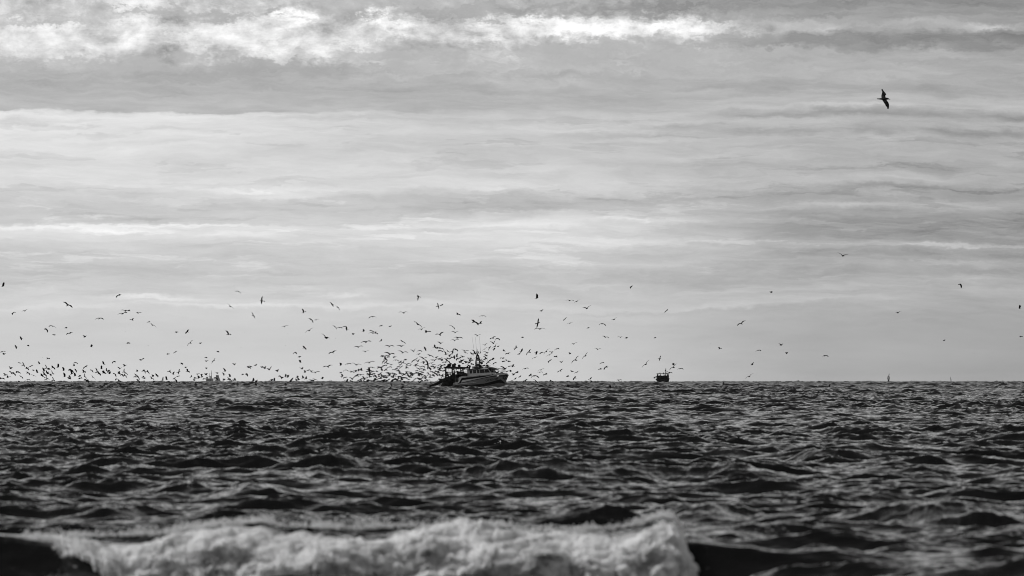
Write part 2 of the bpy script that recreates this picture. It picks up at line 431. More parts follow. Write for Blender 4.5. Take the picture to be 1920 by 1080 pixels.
# ------------------------------------------------------------------ white water of the breaking wave
def foam_material():
    m = bpy.data.materials.new('white_water'); m.use_nodes = True
    nt = m.node_tree; q = G(nt); b = nt.nodes['Principled BSDF']
    t = q.n('ShaderNodeTexCoord').outputs['Object']
    n = q.noise(t, 7.0, 6.0, 0.65)
    n_ = q.noise(t, 1.9, 5.0, 0.6)
    val = q.m('MULTIPLY_ADD', n, 0.3, q.mr(n_, -.22, .12, 0.36, 0.95))       # thin and thick froth
    cc = q.n('ShaderNodeCombineColor')
    for i in range(3): nt.links.new(val, cc.inputs[i])
    nt.links.new(cc.outputs[0], b.inputs['Base Color'])
    b.inputs['Roughness'].default_value = 0.85
    b.inputs['Subsurface Weight'].default_value = 1.0
    b.inputs['Subsurface Radius'].default_value = (1, 1, 1)
    b.inputs['Subsurface Scale'].default_value = 0.11
    b.inputs['Specular IOR Level'].default_value = 0.2
    bp = q.n('ShaderNodeBump'); bp.inputs['Distance'].default_value = 0.02
    q.put(bp.inputs['Height'], q.noise(t, 40.0, 4.0, 0.7))
    nt.links.new(bp.outputs[0], b.inputs['Normal'])
    tr = q.n('ShaderNodeBsdfTranslucent'); nt.links.new(cc.outputs[0], tr.inputs[0])
    mx = q.n('ShaderNodeMixShader'); mx.inputs[0].default_value = 0.2
    nt.links.new(b.outputs[0], mx.inputs[1]); nt.links.new(tr.outputs[0], mx.inputs[2])
    nt.links.new(mx.outputs[0], nt.nodes['Material Output'].inputs[0])
    return m

def build_foam():
    kt = [(-30,1001),(60,1003),(150,1005),(200,1004),(280,1001),(330,995),(400,987),(450,980),(490,977),(520,983),(600,988),(700,988),(760,986),(860,985),
          (940,985),(980,992),(1040,995),(1080,997),(1100,992),(1150,991),(1200,980),(1240,966),(1264,972),(1280,994),(1290,1018),(1308,1044),(1332,1062)]
    kb = [(-30,1003),(60,1011),(85,1018),(118,1036),(155,1060),(195,1085),(240,1108),(300,1122),(1225,1122),(1275,1112),(1310,1085),(1332,1068)]
    nu, nv = 1700, 260
    px = np.linspace(10, 1332, nu)
    top = np.interp(px, *zip(*kt)); bot = np.interp(px, *zip(*kb)) + 6 * samp(tile_noise(512, 1.2, 31), px / 700.0, px * 0 + .4) * np.clip((px - 40) / 80, 0, 1)
    n1 = tile_noise(512, 1.7, 3); n2 = tile_noise(1024, 1.9, 9, kmin=3); n3 = tile_noise(1024, 1.1, 12, kmin=24)
    D0 = BRK
    zt = H + (EYE - top) / F * D0; zb = H + (EYE - bot) / F * (D0 - 1.4)
    v = np.linspace(0, 1, nv)
    PX, Vv = np.meshgrid(px, v, indexing='ij')
    x = (PX - 960) / F * D0
    hgt = (zt - zb)[:, None]
    th = Vv * math.pi / 2 * 1.0
    # profile: rolls over from the crest towards the viewer
    y = D0 - 1.35 * np.sin(th) * np.clip(hgt / 0.5, 0.15, 1.2) - 0.1
    z = zb[:, None] + hgt * np.cos(th) ** 0.8
    ny = -np.sin(th); nz = np.cos(th)
    su = x / 7.0; sv = Vv * 0.75 / 7.0 * 1.3
    big = np.abs(samp(n1, su * 1.0, sv * 1.3 + .3)); mid = np.abs(samp(n2, su * 1.0 + .2, sv + .1)); fin = samp(n3, su + .7, sv + .4)
    env = np.clip(hgt / 0.35, 0.12, 1.0) * np.clip((1336 - PX) / 60, 0.1, 1) ** .6
    wu = 0.020 * samp(n1, su * 2 + .11, sv * 2 + .57); wv = 0.020 * samp(n1, su * 2 + .71, sv * 2 + .17)
    lump = samp(n1, su * 1.0 + wu, sv * 2.4 + .3 + wv); mid = np.abs(samp(n2, su + .2 + wu, sv * 2.1 + .1 + wv)); fin = np.abs(samp(n3, su + .7 + wu, sv * 2.2 + .4))
    billow = (-0.06 + 0.17 * lump + 0.105 * np.minimum(mid, 2.5) ** 0.9 + 0.010 * np.minimum(fin, 2.5)) * env
    edge = np.exp(-((Vv - 0.0) / 0.10) ** 2)
    jag = 0.3 * np.abs(samp(n2, su * 1.7 + .5, 0 * su + .5)) + 0.2 * np.abs(samp(n3, su * 1.3 + .1, 0 * su + .2))
    y = y + billow * ny * 1.3; z = z + billow * (nz * 0.35 + 0.15) + edge * (0.055 * jag - 0.05) * env
    x = x + 0.03 * samp(n2, su + .9, sv + .9) * env
    # frayed plumes where the lip has been thrown up
    for (cx, w, hh) in [(62, 12, .03), (148, 6, .07), (115, 10, .03), (205, 18, .02), (250, 12, .02), (335, 10, .04), (440, 20, .03), (495, 14, .03), (608, 4, .09), (655, 10, .03), (860, 14, .10), (876, 6, .05), (930, 12, .04),
                       (980, 14, .03), (1160, 25, .02), (1215, 20, .03)]:
        z = z + hh * np.exp(-((PX - cx) / w) ** 2) * np.exp(-(Vv / 0.12) ** 2)
    # a second, lower lobe tumbling in front on the right half
    lob = np.exp(-((PX - 1010) / 130) ** 2) * np.exp(-((Vv - 0.62) / 0.22) ** 2) + 0.7 * np.exp(-((PX - 1230) / 60) ** 2) * np.exp(-((Vv - .5) / .25) ** 2) + .6 * np.exp(-((PX - 700) / 90) ** 2) * np.exp(-((Vv - .6) / .2) ** 2)
    y = y - 0.30 * lob; z = z + 0.06 * lob
    co = np.stack([x, y, z + drop(y)], -1).reshape(-1, 3)
    fm = foam_material()
    faces = grid_faces(nu, nv)
    # droplets and clots flung above the crest
    rr = np.random.default_rng(4)
    oc = np.array([(1,0,0),(-1,0,0),(0,1,0),(0,-1,0),(0,0,1),(0,0,-1)], float)
    of = [(0,2,4),(2,1,4),(1,3,4),(3,0,4),(2,0,5),(1,2,5),(3,1,5),(0,3,5)]
    dc, df = [], []
    nb = len(co)
    hot = [150, 340, 460, 495, 608, 700, 860, 870, 930, 1090, 1200, 1240, 390, 1250, 620, 250]
    for i in range(7000):
        p = rr.choice(hot) + rr.normal() * 14 if rr.random() < 0.55 else rr.uniform(40, 1290)
        up = abs(rr.normal()) * 0.028 + (0.07 * rr.random() if rr.random() < 0.15 else 0)
        rad = 0.005 + 0.016 * rr.random() ** 3
        zt_ = H + (EYE - np.interp(p, *zip(*kt))) / F * D0
        c = np.array([(p - 960) / F * D0, D0 - 0.15 + rr.normal() * 0.12, zt_ + up - 0.01])
        dc.append(c + oc * rad * rr.uniform(.6, 1.4, (6, 1))); df += [(a + nb, b + nb, e + nb) for a, b, e in of]; nb += 6
    o = np_mesh('foam', co, faces, fm)
    o2 = np_mesh('foam_spray', np.concatenate(dc), np.array(df) - len(co), fm)
    tag(o, 'white foaming water of the wave breaking in the foreground', None, None, 'stuff')
    tag(o2, 'fine spray flung above the crest of the foreground breaker', None, None, 'stuff')
build_foam()
# ------------------------------------------------------------------ mesh builder
class MB:
    def __init__(s): s.bm = bmesh.new(); s.mi = 0
    def _m(s, faces):
        for f in faces: f.material_index = s.mi
    def box(s, x0, x1, y0, y1, z0, z1, taper=0.0):
        r = bmesh.ops.create_cube(s.bm, size=1.0)
        for v in r['verts']:
            k = 1 - taper if v.co.z > 0 else 1
            v.co = Vector(((x0 + x1) / 2 + v.co.x * (x1 - x0) * k, (y0 + y1) / 2 + v.co.y * (y1 - y0) * k, (z0 + z1) / 2 + v.co.z * (z1 - z0)))
        s._m({f for v in r['verts'] for f in v.link_faces})
        return r['verts']
    def tube(s, p, q, r, r2=None, n=8):
        p, q = Vector(p), Vector(q); d = q - p
        k = bmesh.ops.create_cone(s.bm, cap_ends=True, segments=n, radius1=r, radius2=r if r2 is None else r2, depth=d.length)
        M = Matrix.Translation((p + q) / 2) @ d.to_track_quat('Z', 'Y').to_matrix().to_4x4()
        bmesh.ops.transform(s.bm, matrix=M, verts=k['verts'])
        s._m({f for v in k['verts'] for f in v.link_faces})
    def line(s, pts, r, n=6):
        for a, b in zip(pts, pts[1:]): s.tube(a, b, r, n=n)
    def ball(s, c, r, sc=(1, 1, 1), sub=2, jit=0.0, seed=0):
        k = bmesh.ops.create_icosphere(s.bm, subdivisions=sub, radius=r)
        rr = random.Random(seed)
        for v in k['verts']:
            j = 1 + rr.uniform(-jit, jit)
            v.co = Vector((c[0] + v.co.x * sc[0] * j, c[1] + v.co.y * sc[1] * j, c[2] + v.co.z * sc[2] * j))
        s._m({f for v in k['verts'] for f in v.link_faces})
    def poly(s, pts, th=0.0, ax=(0, 0, 1)):
        "a plate: outline extruded by th along ax"
        a = [s.bm.verts.new(Vector(p)) for p in pts]
        f = s.bm.faces.new(a); f.material_index = s.mi
        if th:
            b = [s.bm.verts.new(Vector(p) + Vector(ax) * th) for p in pts]
            g2 = s.bm.faces.new(b[::-1]); g2.material_index = s.mi
            n = len(a)
            for i in range(n):
                q = s.bm.faces.new((a[i], b[i], b[(i + 1) % n], a[(i + 1) % n])); q.material_index = s.mi
    def rings(s, rings, close=True, caps=True):
        vs = [[s.bm.verts.new(Vector(p)) for p in r] for r in rings]
        n = len(vs[0])
        for a, b in zip(vs, vs[1:]):
            for i in range(n if close else n - 1):
                f = s.bm.faces.new((a[i], a[(i + 1) % n], b[(i + 1) % n], b[i])); f.material_index = s.mi
        if caps and close:
            for r in (vs[0][::-1], vs[-1]):
                f = s.bm.faces.new(r); f.material_index = s.mi
    def build(s, name, mats, parent=None, smooth=False, bevel=0.0):
        bmesh.ops.recalc_face_normals(s.bm, faces=s.bm.faces)
        me = bpy.data.meshes.new(name); s.bm.to_mesh(me); s.bm.free()
        if smooth: me.shade_smooth()
        for m in (mats if isinstance(mats, (list, tuple)) else [mats]): me.materials.append(m)
        o = bpy.data.objects.new(name, me); COL.objects.link(o)
        if parent: o.parent = parent
        if bevel:
            b = o.modifiers.new('bevel', 'BEVEL'); b.width = bevel; b.segments = 1; b.limit_method = 'ANGLE'
        return o

def empty(name, loc, rot=(0, 0, 0)):
    o = bpy.data.objects.new(name, None); COL.objects.link(o)
    o.location = loc; o.rotation_euler = rot
    return o

M = dict(
    hull_pale=mat('hull_pale_paint', 0.42, 0.45, noise=0.10, scale=1.5),
    hull_mid=mat('hull_mid_paint', 0.18, 0.45, noise=0.10, scale=1.5),
    hull_dark=mat('hull_dark_paint', 0.008, 0.5, noise=0.2, scale=2.0, spec=0.1),
    hull_bottom=mat('antifouling', 0.10, 0.6, noise=0.25, scale=2.5),
    white=mat('white_paint', 0.28, 0.4, noise=0.08, scale=2.0),
    deck=mat('deck_paint', 0.16, 0.7, noise=0.2, scale=3.0),
    dark=mat('dark_paint', 0.012, 0.6, noise=0.2, scale=3.0, spec=0.1),
    steel=mat('weathered_steel', 0.035, 0.55, noise=0.3, scale=4.0, spec=.15),
    rail=mat('rail_metal', 0.22, 0.4),
    net=mat('wet_net', 0.006, 0.9, noise=0.4, scale=9.0, spec=0.02),
    rope=mat('rope', 0.05, 0.9),
    glass=mat('tinted_glass', 0.01, 0.05, spec=0.5),
    antenna=mat('antenna', 0.10, 0.5),
    letter=mat('lettering_paint', 0.008, 0.6),
    float_=mat('net_float', 0.06, 0.5),
    grey=mat('grey_box', 0.30, 0.6))
def clear_glass():
    m = bpy.data.materials.new('clear_glass'); m.use_nodes = True
    nt = m.node_tree; q = G(nt)
    a = q.n('ShaderNodeBsdfTransparent'); a.inputs[0].default_value = (.82, .82, .82, 1)
    b = q.n('ShaderNodeBsdfGlossy'); b.inputs[1].default_value = 0.05
    x = q.n('ShaderNodeMixShader'); x.inputs[0].default_value = 0.08
    nt.links.new(a.outputs[0], x.inputs[1]); nt.links.new(b.outputs[0], x.inputs[2])
    nt.links.new(x.outputs[0], nt.nodes['Material Output'].inputs[0])
    return m
M['clear'] = clear_glass()

# ------------------------------------------------------------------ the trawler
def itp(x, *kp):
    return float(np.interp(x, [k[0] for k in kp], [k[1] for k in kp]))
def stem_x(z): return itp(z, (-1.0, 5.6), (-0.5, 6.2), (0.2, 6.62), (1.2, 7.08), (2.15, 7.6), (2.7, 7.62))
def sheer(X): return itp(X, (-6.2, .95), (-3.05, 1.15), (-2.2, 2.33), (0, 2.38), (3, 2.47), (5.2, 2.60), (6.3, 2.62), (7.0, 2.46), (7.6, 2.16))
def half(X, z):
    s = min(1.0, max(0.0, (X + 6.2) / (stem_x(z) + 6.2)))
    b = 2.4 * max(0.0, 1 - s ** 3.4) ** 0.72
    b *= 1 - 0.34 * max(0.0, min(1.0, 1 - (z + 0.2) / 2.6)) * s ** 1.5
    b *= itp(z, (-1.0, .55), (-.5, .85), (0, .96), (.5, 1), (3, 1.02))
    return b
def hull_band(X, z):
    "paint scheme of the hull side: 0 pale, 1 mid, 2 dark, 3 bottom"
    lo = itp(X, (-6.2, .10), (-2.9, .15), (2.7, .10), (5.6, .66), (6.9, .36), (8, .36))
    up = itp(X, (-6.2, .42), (-2.9, .50), (2.7, .66), (6.0, 1.36), (6.9, .40), (8, .40))
    if z < lo: return 3 if X > itp(z, (-1, 1.0), (.1, 2.4)) else 2
    if z < up: return 2
    ln = itp(X, (-6.2, .62), (-2.9, 1.0), (3.6, 1.96), (5.0, 2.12), (7.6, 2.05))
    th = itp(X, (-6.2, .05), (3, .07), (5, .10), (7.6, .16))
    if X > -3.1 and abs(z - ln) < th: return 2
    if z < ln or X > 6.9:
        if X > 6.35 and 1.25 < z < 1.95:
            c = abs(z - 1.6)
            if abs((X - 6.45) - c * 1.1) < .10 or abs((X - 6.85) - c * 1.1) < .09: return 2
        return 1
    su = itp(X, (-2.1, 2.08), (5.0, 2.42)); sl = itp(X, (-2.0, 1.62), (2.6, 2.02), (5.0, 2.42))
    if -2.15 < X < 5 and sl < z < su: return 2
    dx = itp(z, (1.0, -2.92), (2.08, -2.15))
    if 1.0 < z < 2.08 and dx - .02 < X < dx + .42: return 2
    return 0

def build_trawler():
    D = 1800.0
    th = R(22)
    base = at(780 + 900 / 8.0, 0, D); base.z = drop(D) + 0.22
    t = empty('fishing_trawler', base, (R(1.0), R(-3.0), -th))
    tag(t, 'pale stern trawler with dark stripes and a gantry, mobbed by gulls', 'fishing boat')
    # hull
    bm = bmesh.new(); ns, nz = 380, 96
    grid = {}
    for side in (-1, 1):
        for i in range(ns):
            s = i / (ns - 1)
            for j in range(nz):
                tt = j / (nz - 1)
                X0 = -6.2 + s * 13.8
                z = -0.9 + tt * (sheer(X0) + 0.9)
                X = -6.2 + s * (stem_x(z) + 6.2)
                grid[side, i, j] = bm.verts.new((X, side * half(X, z), z))
        for i in range(ns - 1):
            for j in range(nz - 1):
                f = bm.faces.new((grid[side, i, j], grid[side, i + 1, j], grid[side, i + 1, j + 1], grid[side, i, j + 1]))
                c = f.calc_center_median(); f.material_index = hull_band(c.x, c.z); f.smooth = True
    for i in range(ns - 1):      # keel plate and inner bulwark/deck
        f = bm.faces.new((grid[-1, i, 0], grid[1, i, 0], grid[1, i + 1, 0], grid[-1, i + 1, 0])); f.material_index = 3
    for j in range(nz - 1):
        f = bm.faces.new((grid[-1, 0, j], grid[1, 0, j], grid[1, 0, j + 1], grid[-1, 0, j + 1])); f.material_index = 2
    bmesh.ops.remove_doubles(bm, verts=[v for v in bm.verts if v.co.x > 5.5], dist=0.002)
    bmesh.ops.recalc_face_normals(bm, faces=bm.faces)
    me = bpy.data.meshes.new('hull'); bm.to_mesh(me); bm.free()
    for k in ('hull_pale', 'hull_mid', 'hull_dark', 'hull_bottom'): me.materials.append(M[k])
    hull = bpy.data.objects.new('hull', me); COL.objects.link(hull); hull.parent = t
    so = hull.modifiers.new('plate', 'SOLIDIFY'); so.thickness = 0.06; so.offset = -1
    # deck, whaleback and capping rail
    m = MB()
    xs = np.linspace(-6.1, 3.6, 40)
    m.rings([[(x, -half(x, 0.8) + .05, .78), (x, half(x, 0.8) - .05, .78), (x, half(x, 0.8) - .05, .70), (x, -half(x, 0.8) + .05, .70)] for x in xs])
    m.build('deck', M['deck'], t)
    m = MB()
    xs = np.linspace(3.4, 7.5, 34)
    m.rings([[(x, -(half(x, sheer(x)) - .02), sheer(x) - .10), (x, 0, sheer(x) + .02), (x, half(x, sheer(x)) - .02, sheer(x) - .10), (x, half(x, sheer(x)) - .02, sheer(x) - .16), (x, -(half(x, sheer(x)) - .02), sheer(x) - .16)] for x in xs])
    m.build('foredeck', M['white'], t)
    for sd in (-1, 1):
        m = MB()
        pts = [(x, sd * (half(x, sheer(x)) - 0.0), sheer(x) + .03) for x in np.linspace(-2.2, 7.3, 50)]
        m.line(pts, 0.055)
        m.build('capping_rail', M['white'], t, True)
        m = MB()
        m.line([(x, sd * (half(x, sheer(x))), sheer(x) + .03) for x in np.linspace(-6.15, -3.05, 10)], 0.055)
        m.build('stern_rail', M['white'], t, True)
        m = MB()
        m.line([(x, sd * (half(x, itp(x, (-6.2, .60), (-2.9, .80), (1, .95))) + .03), itp(x, (-6.2, .60), (-2.9, .80), (1, .95))) for x in np.linspace(-6.2, 1.0, 20)], 0.075)
        m.build('rubbing_strake', M['hull_mid'], t, True)
    # registration on both bows
    cu = bpy.data.curves.new('reg', 'FONT'); cu.body = 'CH 925 285'; cu.size = 1.0; cu.space_character = 1.08; cu.offset = 0.035
    to = bpy.data.objects.new('reg', cu); COL.objects.link(to)
    bpy.context.view_layer.update()
    tm = bpy.data.meshes.new_from_object(to.evaluated_get(bpy.context.evaluated_depsgraph_get()))
    bpy.data.objects.remove(to)
    w = max(v.co.x for v in tm.vertices)
    for sd in (-1, 1):
        bmt = bmesh.new(); bmt.from_mesh(tm)
        bmesh.ops.triangulate(bmt, faces=bmt.faces)
        bmesh.ops.subdivide_edges(bmt, edges=[e for e in bmt.edges if e.calc_length() > .3], cuts=2)
        for v in bmt.verts:
            u = v.co.x / w
            X = 2.95 + 2.65 * (u if sd < 0 else 1 - u)
            z = 1.06 + 0.36 * (X - 2.95) / 2.65 + v.co.y * 0.52
            v.co = Vector((X, sd * (half(X, z) + .025), z))
        me = bpy.data.meshes.new('registration_number'); bmt.to_mesh(me); bmt.free()
        me.materials.append(M['letter'])
        o = bpy.data.objects.new('registration_number', me); COL.objects.link(o); o.parent = t
    # wheelhouse
    W = 1.55
    m = MB()
    def side_wall(sd):
        y0, y1 = sd * W, sd * (W - .08)
        m.box(-1.15, 2.0, min(y0, y1), max(y0, y1), .78, 2.92); m.box(2.0, 4.25, min(y0, y1), max(y0, y1), 2.05, 2.92)
        m.box(-1.15, 3.55, min(y0, y1), max(y0, y1), 3.62, 3.80)
        for a, b in ((-1.15, -.62), (-.08, .14), (.86, 1.06), (1.62, 1.74)): m.box(a, b, min(y0, y1), max(y0, y1), 2.92, 3.62)
        m.poly([(2.72, y0, 2.92), (2.90, y0, 2.92), (2.86, y0, 3.62), (2.70, y0, 3.62)], .08 if sd < 0 else -.08, (0, 1, 0))
        m.poly([(4.02, y0, 2.92), (4.25, y0, 2.92), (3.72, y0, 3.62), (3.55, y0, 3.62)], .08 if sd < 0 else -.08, (0, 1, 0))
    side_wall(-1); side_wall(1)
    m.box(-1.17, -1.09, -W + .01, W - .01, .79, 3.79)
    m.box(4.17, 4.24, -W + .09, W - .09, 2.06, 2.91)
    wh = m.build('wheelhouse', M['white'], t)
    wins = [(-.62, -.08), (.14, .86), (1.06, 1.62), (1.74, 2.72), (2.90, 4.02)]
    for sd in (-1, 1):
        for k, (a, b) in enumerate(wins):
            m = MB(); y = sd * (W - .045)
            tb = b if k < 4 else 3.55
            ta = a if k < 4 else 2.86
            m.poly([(a, y, 2.92), (b, y, 2.92), (tb, y, 3.62), (ta, y, 3.62)], .02, (0, 1, 0))
            m.build('window', M['clear'] if k == 1 else M['glass'], wh)
    for a, b in ((-1.44, -.52), (-.46, .46), (.52, 1.44)):
        m = MB(); m.poly([(4.20, a, 2.93), (4.20, b, 2.93), (3.68, b, 3.61), (3.68, a, 3.61)], .03, (1, 0, 0))
        m.build('window', M['glass'], wh)
    m = MB()
    def ry(x): return itp(x, (-1.5, 1.62), (3.4, 1.72), (4.6, 1.45))
    def rz(x): return itp(x, (-1.5, 3.80), (1.2, 3.98), (3.4, 3.98), (4.2, 3.82), (4.75, 3.52))
    m.rings([[(x, -ry(x), rz(x) - .12), (x, -ry(x), rz(x) - .02), (x, -ry(x) * .6, rz(x) + .06), (x, 0, rz(x) + .09), (x, ry(x) * .6, rz(x) + .06), (x, ry(x), rz(x) - .02), (x, ry(x), rz(x) - .12)] for x in np.linspace(-1.5, 4.75, 26)])
    rf = m.build('roof', M['dark'], wh)
    m = MB()       # handrail, lamps and the box under the mast on the roof
    for sd in (-1, 1):
        m.line([(-1.2, sd * 1.4, 4.25), (3.0, sd * 1.4, 4.38)], .02)
        for x in (-1.2, 0, 1.4, 3.0): m.tube((x, sd * 1.4, 3.85), (x, sd * 1.4, 4.25 + (x + 1.2) * .03), .018)
    m.build('roof_handrail', M['rail'], wh)
    m = MB(); m.box(-.1, 1.6, -.6, .6, 4.0, 4.22); m.build('roof_locker', M['dark'], wh, bevel=.03)
    # door aft and liferaft canister
    m = MB(); m.box(-1.22, -1.18, -.9, -.2, .9, 2.7); m.build('door', M['dark'], wh)
    m = MB(); m.tube((-.9, .9, 4.25), (.2, .9, 4.25), .26, n=14); m.build('liferaft_canister', M['grey'], wh, True)
    # mast
    mast = MB()
    c = .75
    for sx, sy in ((-.62, -.45), (-.62, .45), (.66, -.45), (.66, .45)):
        mast.tube((c + sx, sy, 3.9), (c + sx * .30, sy * .30, 6.7), .09, .07)
    for z in (4.55, 5.1, 5.65, 6.2, 6.7):
        k = 1 - .70 * (z - 3.9) / 2.8
        P = [(c - .62 * k, -.45 * k, z), (c + .66 * k, -.45 * k, z), (c + .66 * k, .45 * k, z), (c - .62 * k, .45 * k, z)]
        mast.line(P + P[:1], .055)
    mast.tube((c, 0, 6.4), (c, 0, 8.0), .07, .04)
    mast.box(c - .45, c + .55, -.4, .4, 5.05, 5.12)
    mast.line([(c - .75, -.1, 7.12), (c + .75, .1, 7.12)], .05)
    mast.line([(c, -.75, 7.12), (c, .75, 7.12)], .05)
    mast.line([(c - .5, 0, 7.45), (c + .45, 0, 7.45)], .03)
    mast.box(c - .35, c + .30, -.35, .35, 4.35, 4.95); mast.box(c - .28, c + .1, -.3, .3, 5.75, 6.25)
    mo = mast.build('mast', M['steel'], t)
    m = MB(); m.box(c - .1, c + 1.25, -.09, .09, 5.52, 5.66); m.tube((c + .5, 0, 5.12), (c + .5, 0, 5.52), .16, .10, 10); m.build('radar', M['dark'], mo, bevel=.03)
    m = MB(); m.ball((c + .95, -.15, 5.0), .24); m.tube((c + .7, 0, 4.9), (c + .95, -.15, 4.9), .05); m.build('searchlight', M['dark'], mo, True)
    m = MB(); m.ball((c - .05, .0, 6.75), .22, (1, 1, 1.2)); m.build('radar_dome', M['dark'], mo, True)
    m = MB(); m.ball((c + .1, .3, 6.0), .20, (1, 1, 1.1)); m.build('satellite_dome', M['grey'], mo, True)
    for dx_, dy_ in ((-.7, -.1), (.7, .1), (0, -.7), (0, .7)):
        m = MB(); m.tube((c + dx_, dy_, 7.14), (c + dx_, dy_, 7.36), .085, .085, 8); m.ball((c + dx_, dy_, 7.38), .085, sub=1)
        m.build('navigation_light', M['dark'], mo)
    for (bx, tx, zt_) in ((-.7, -1.08, 10.75), (-.22, -.28, 10.5), (.70, .60, 10.75)):
        m = MB(); m.tube((c + bx, .1, 7.1), (c + tx, .1, zt_), .026, .012, 6); m.build('whip_antenna', M['antenna'], mo)
    m = MB(); m.tube((3.45, -1.0, 3.9), (3.3, -1.0, 6.7), .024, .012, 6); m.build('whip_antenna', M['antenna'], wh)
    m = MB(); m.line([(c, 0, 6.6), (-2.3, 0, 4.5)], .018); m.line([(c, 0, 6.6), (6.4, 0, 3.0)], .012); m.line([(c, 0, 7.1), (-5.6, 0, 4.5)], .012)
    m.build('stay', M['steel'], mo)
    # stern gantry
    gm = MB()
    for x in (-6.0, -2.1):
        for sd in (-1, 1):
            gm.tube((x - (.15 if x < -4 else -.1), sd * 2.05, .8), (x + .1, sd * 1.75, 4.4), .15, .13, 8)
        gm.box(x - .14, x + .2, -1.9, 1.9, 4.18, 4.48)
    for sd in (-1, 1):
        gm.box(-6.35, -1.85, sd * 1.75 - .16, sd * 1.75 + .16, 4.12, 4.48)
        gm.box(-6.0, -1.95, sd * 1.80 - .07, sd * 1.80 + .07, 3.32, 3.46)
        gm.tube((-4.9, sd * 2.0, .9), (-5.5, sd * 1.8, 3.4), .09); gm.tube((-3.4, sd * 2.0, .9), (-4.1, sd * 1.8, 4.2), .09)
        gm.tube((-4.0, sd * 1.8, 3.4), (-4.0, sd * 1.75, 4.3), .07)
        gm.tube((-2.0, sd * 1.8, 3.4), (-1.2, sd * 1.5, 3.0), .06)
    ga = gm.build('stern_gantry', M['dark'], t)
    for (x, y, zz, r) in ((-5.35, -1.2, 4.75, .34), (-5.3, .9, 4.72, .3), (-4.62, 0.2, 4.98, .26), (-3.3, -.6, 4.76, .28)):
        m = MB(); m.tube((x, y - .15, zz), (x, y + .15, zz), r, n=16); m.box(x - .1, x + .1, y - .2, y + .2, 4.47, zz + r * .9)
        m.build('hauling_block', M['dark'], ga, bevel=.02)
    m = MB()
    for k in range(7): m.line([(-5.9 + k * .55, -1.7, 4.2), (-5.7 + k * .5, -1.65, 3.5 - (k % 3) * .35)], .02)
    m.build('hanging_lines', M['rope'], ga)
    for o in [ga] + [c_ for c_ in COL.objects if c_.parent is ga]:      # the frame sags aft to fore
        for v in o.data.vertices: v.co.z -= (v.co.x + 4.0) * 0.085 * max(0.0, (v.co.z - .8) / 3.6)
    m = MB()          # nets bundled and hung inside the gantry
    for k, (x, y, z, r_) in enumerate(((-3.4, -.2, 2.9, .55), (-2.7, .5, 2.6, .6), (-4.0, .8, 3.0, .5), (-2.5, -1.0, 2.55, .5), (-5.2, .6, 2.8, .45))):
        m.ball((x, y, z), r_, (1.1, 1, 1.0), 3, .10, 40 + k)
    m.build('hung_netting', M['net'], ga)
    # net drum and winch
    m = MB()
    m.tube((-4.6, -1.5, 1.95), (-4.6, 1.5, 1.95), .30, n=16)
    for y in (-1.5, 1.5): m.tube((-4.6, y - .05, 1.95), (-4.6, y + .05, 1.95), .95, n=26); m.box(-4.75, -4.45, y - .08, y + .08, .78, 1.95)
    nd = m.build('net_drum', M['dark'], t)
    m = MB(); m.ball((-4.6, 0, 1.95), .9, (.92, 1.5, .92), 3, .06, 2); m.build('wound_net', M['net'], nd)
    m = MB(); m.tube((-2.75, -1.7, 1.95), (-2.75, -.7, 1.95), .42, n=18); m.box(-3.1, -2.4, -1.9, -1.7, .8, 2.1); m.build('winch', M['grey'], t, bevel=.02)
    m = MB(); m.tube((-2.3, .4, 1.6), (-2.3, 1.5, 1.6), .4, n=18); m.box(-2.6, -2.0, .3, 1.6, .8, 1.5); m.build('winch', M['steel'], t, bevel=.02)
    m = MB(); m.box(-2.0, -1.3, -1.9, -.4, .79, 3.05); m.build('deck_locker', M['dark'], t, bevel=.03)
    m = MB(); m.box(-3.9, -3.3, -1.9, -1.0, .79, 1.5); m.box(-3.9, -3.3, -1.9, -1.0, 1.52, 2.2); m.build('fish_bin', M['steel'], t, bevel=.03)
    for k, (x, z) in enumerate(((-5.6, 2.9), (-5.15, 3.05), (-3.5, 2.9), (-3.0, 3.0), (-2.5, 2.85), (-2.2, 3.1))):
        m = MB(); m.ball((x, -1.6 + .2 * (k % 2), z), .2, sub=2); m.build('float', M['float_'], ga, True)
    # bow rail
    m = MB()
    for h_ in (1.05, .70, .36):
        for sd in (-1, 1):
            m.line([(x, sd * (half(x, sheer(x)) - .1), sheer(x) + h_) for x in np.linspace(4.3, 6.75, 12)], .026 if h_ > 1 else .018)
        m.line([(6.75, y, sheer(6.75) + h_) for y in np.linspace(-half(6.75, sheer(6.75)) + .1, half(6.75, sheer(6.75)) - .1, 3)], .026)
    for sd in (-1, 1):
        for x in (4.3, 5.1, 5.8, 6.4, 6.75): m.tube((x, sd * (half(x, sheer(x)) - .1), sheer(x) - .1), (x, sd * (half(x, sheer(x)) - .1), sheer(x) + 1.05), .024)
    m.build('bow_rail', M['rail'], t)
    m = MB(); m.tube((6.0, -.35, 2.7), (6.0, .35, 2.7), .16, n=12); m.box(5.8, 6.2, -.4, .4, 2.55, 2.64); m.box(5.0, 5.5, -.9, -.3, 2.55, 2.85); m.build('anchor_winch', M['dark'], t)
    m = MB(); m.line([(6.9, -.42, 1.9), (6.95, -.5, 1.45)], .05); m.line([(6.75, -.62, 1.5), (6.95, -.5, 1.4), (7.1, -.35, 1.5)], .05); m.build('anchor', M['steel'], t)
    # scupper and exhaust stains are small fittings: fairleads on the side
    for x in (-1.0, 1.8, 4.6):
        m = MB(); z = sheer(x) - .12; m.box(x - .14, x + .14, -half(x, z) - .03, -half(x, z) + .05, z - .06, z + .05); m.build('fairlead', M['dark'], t)

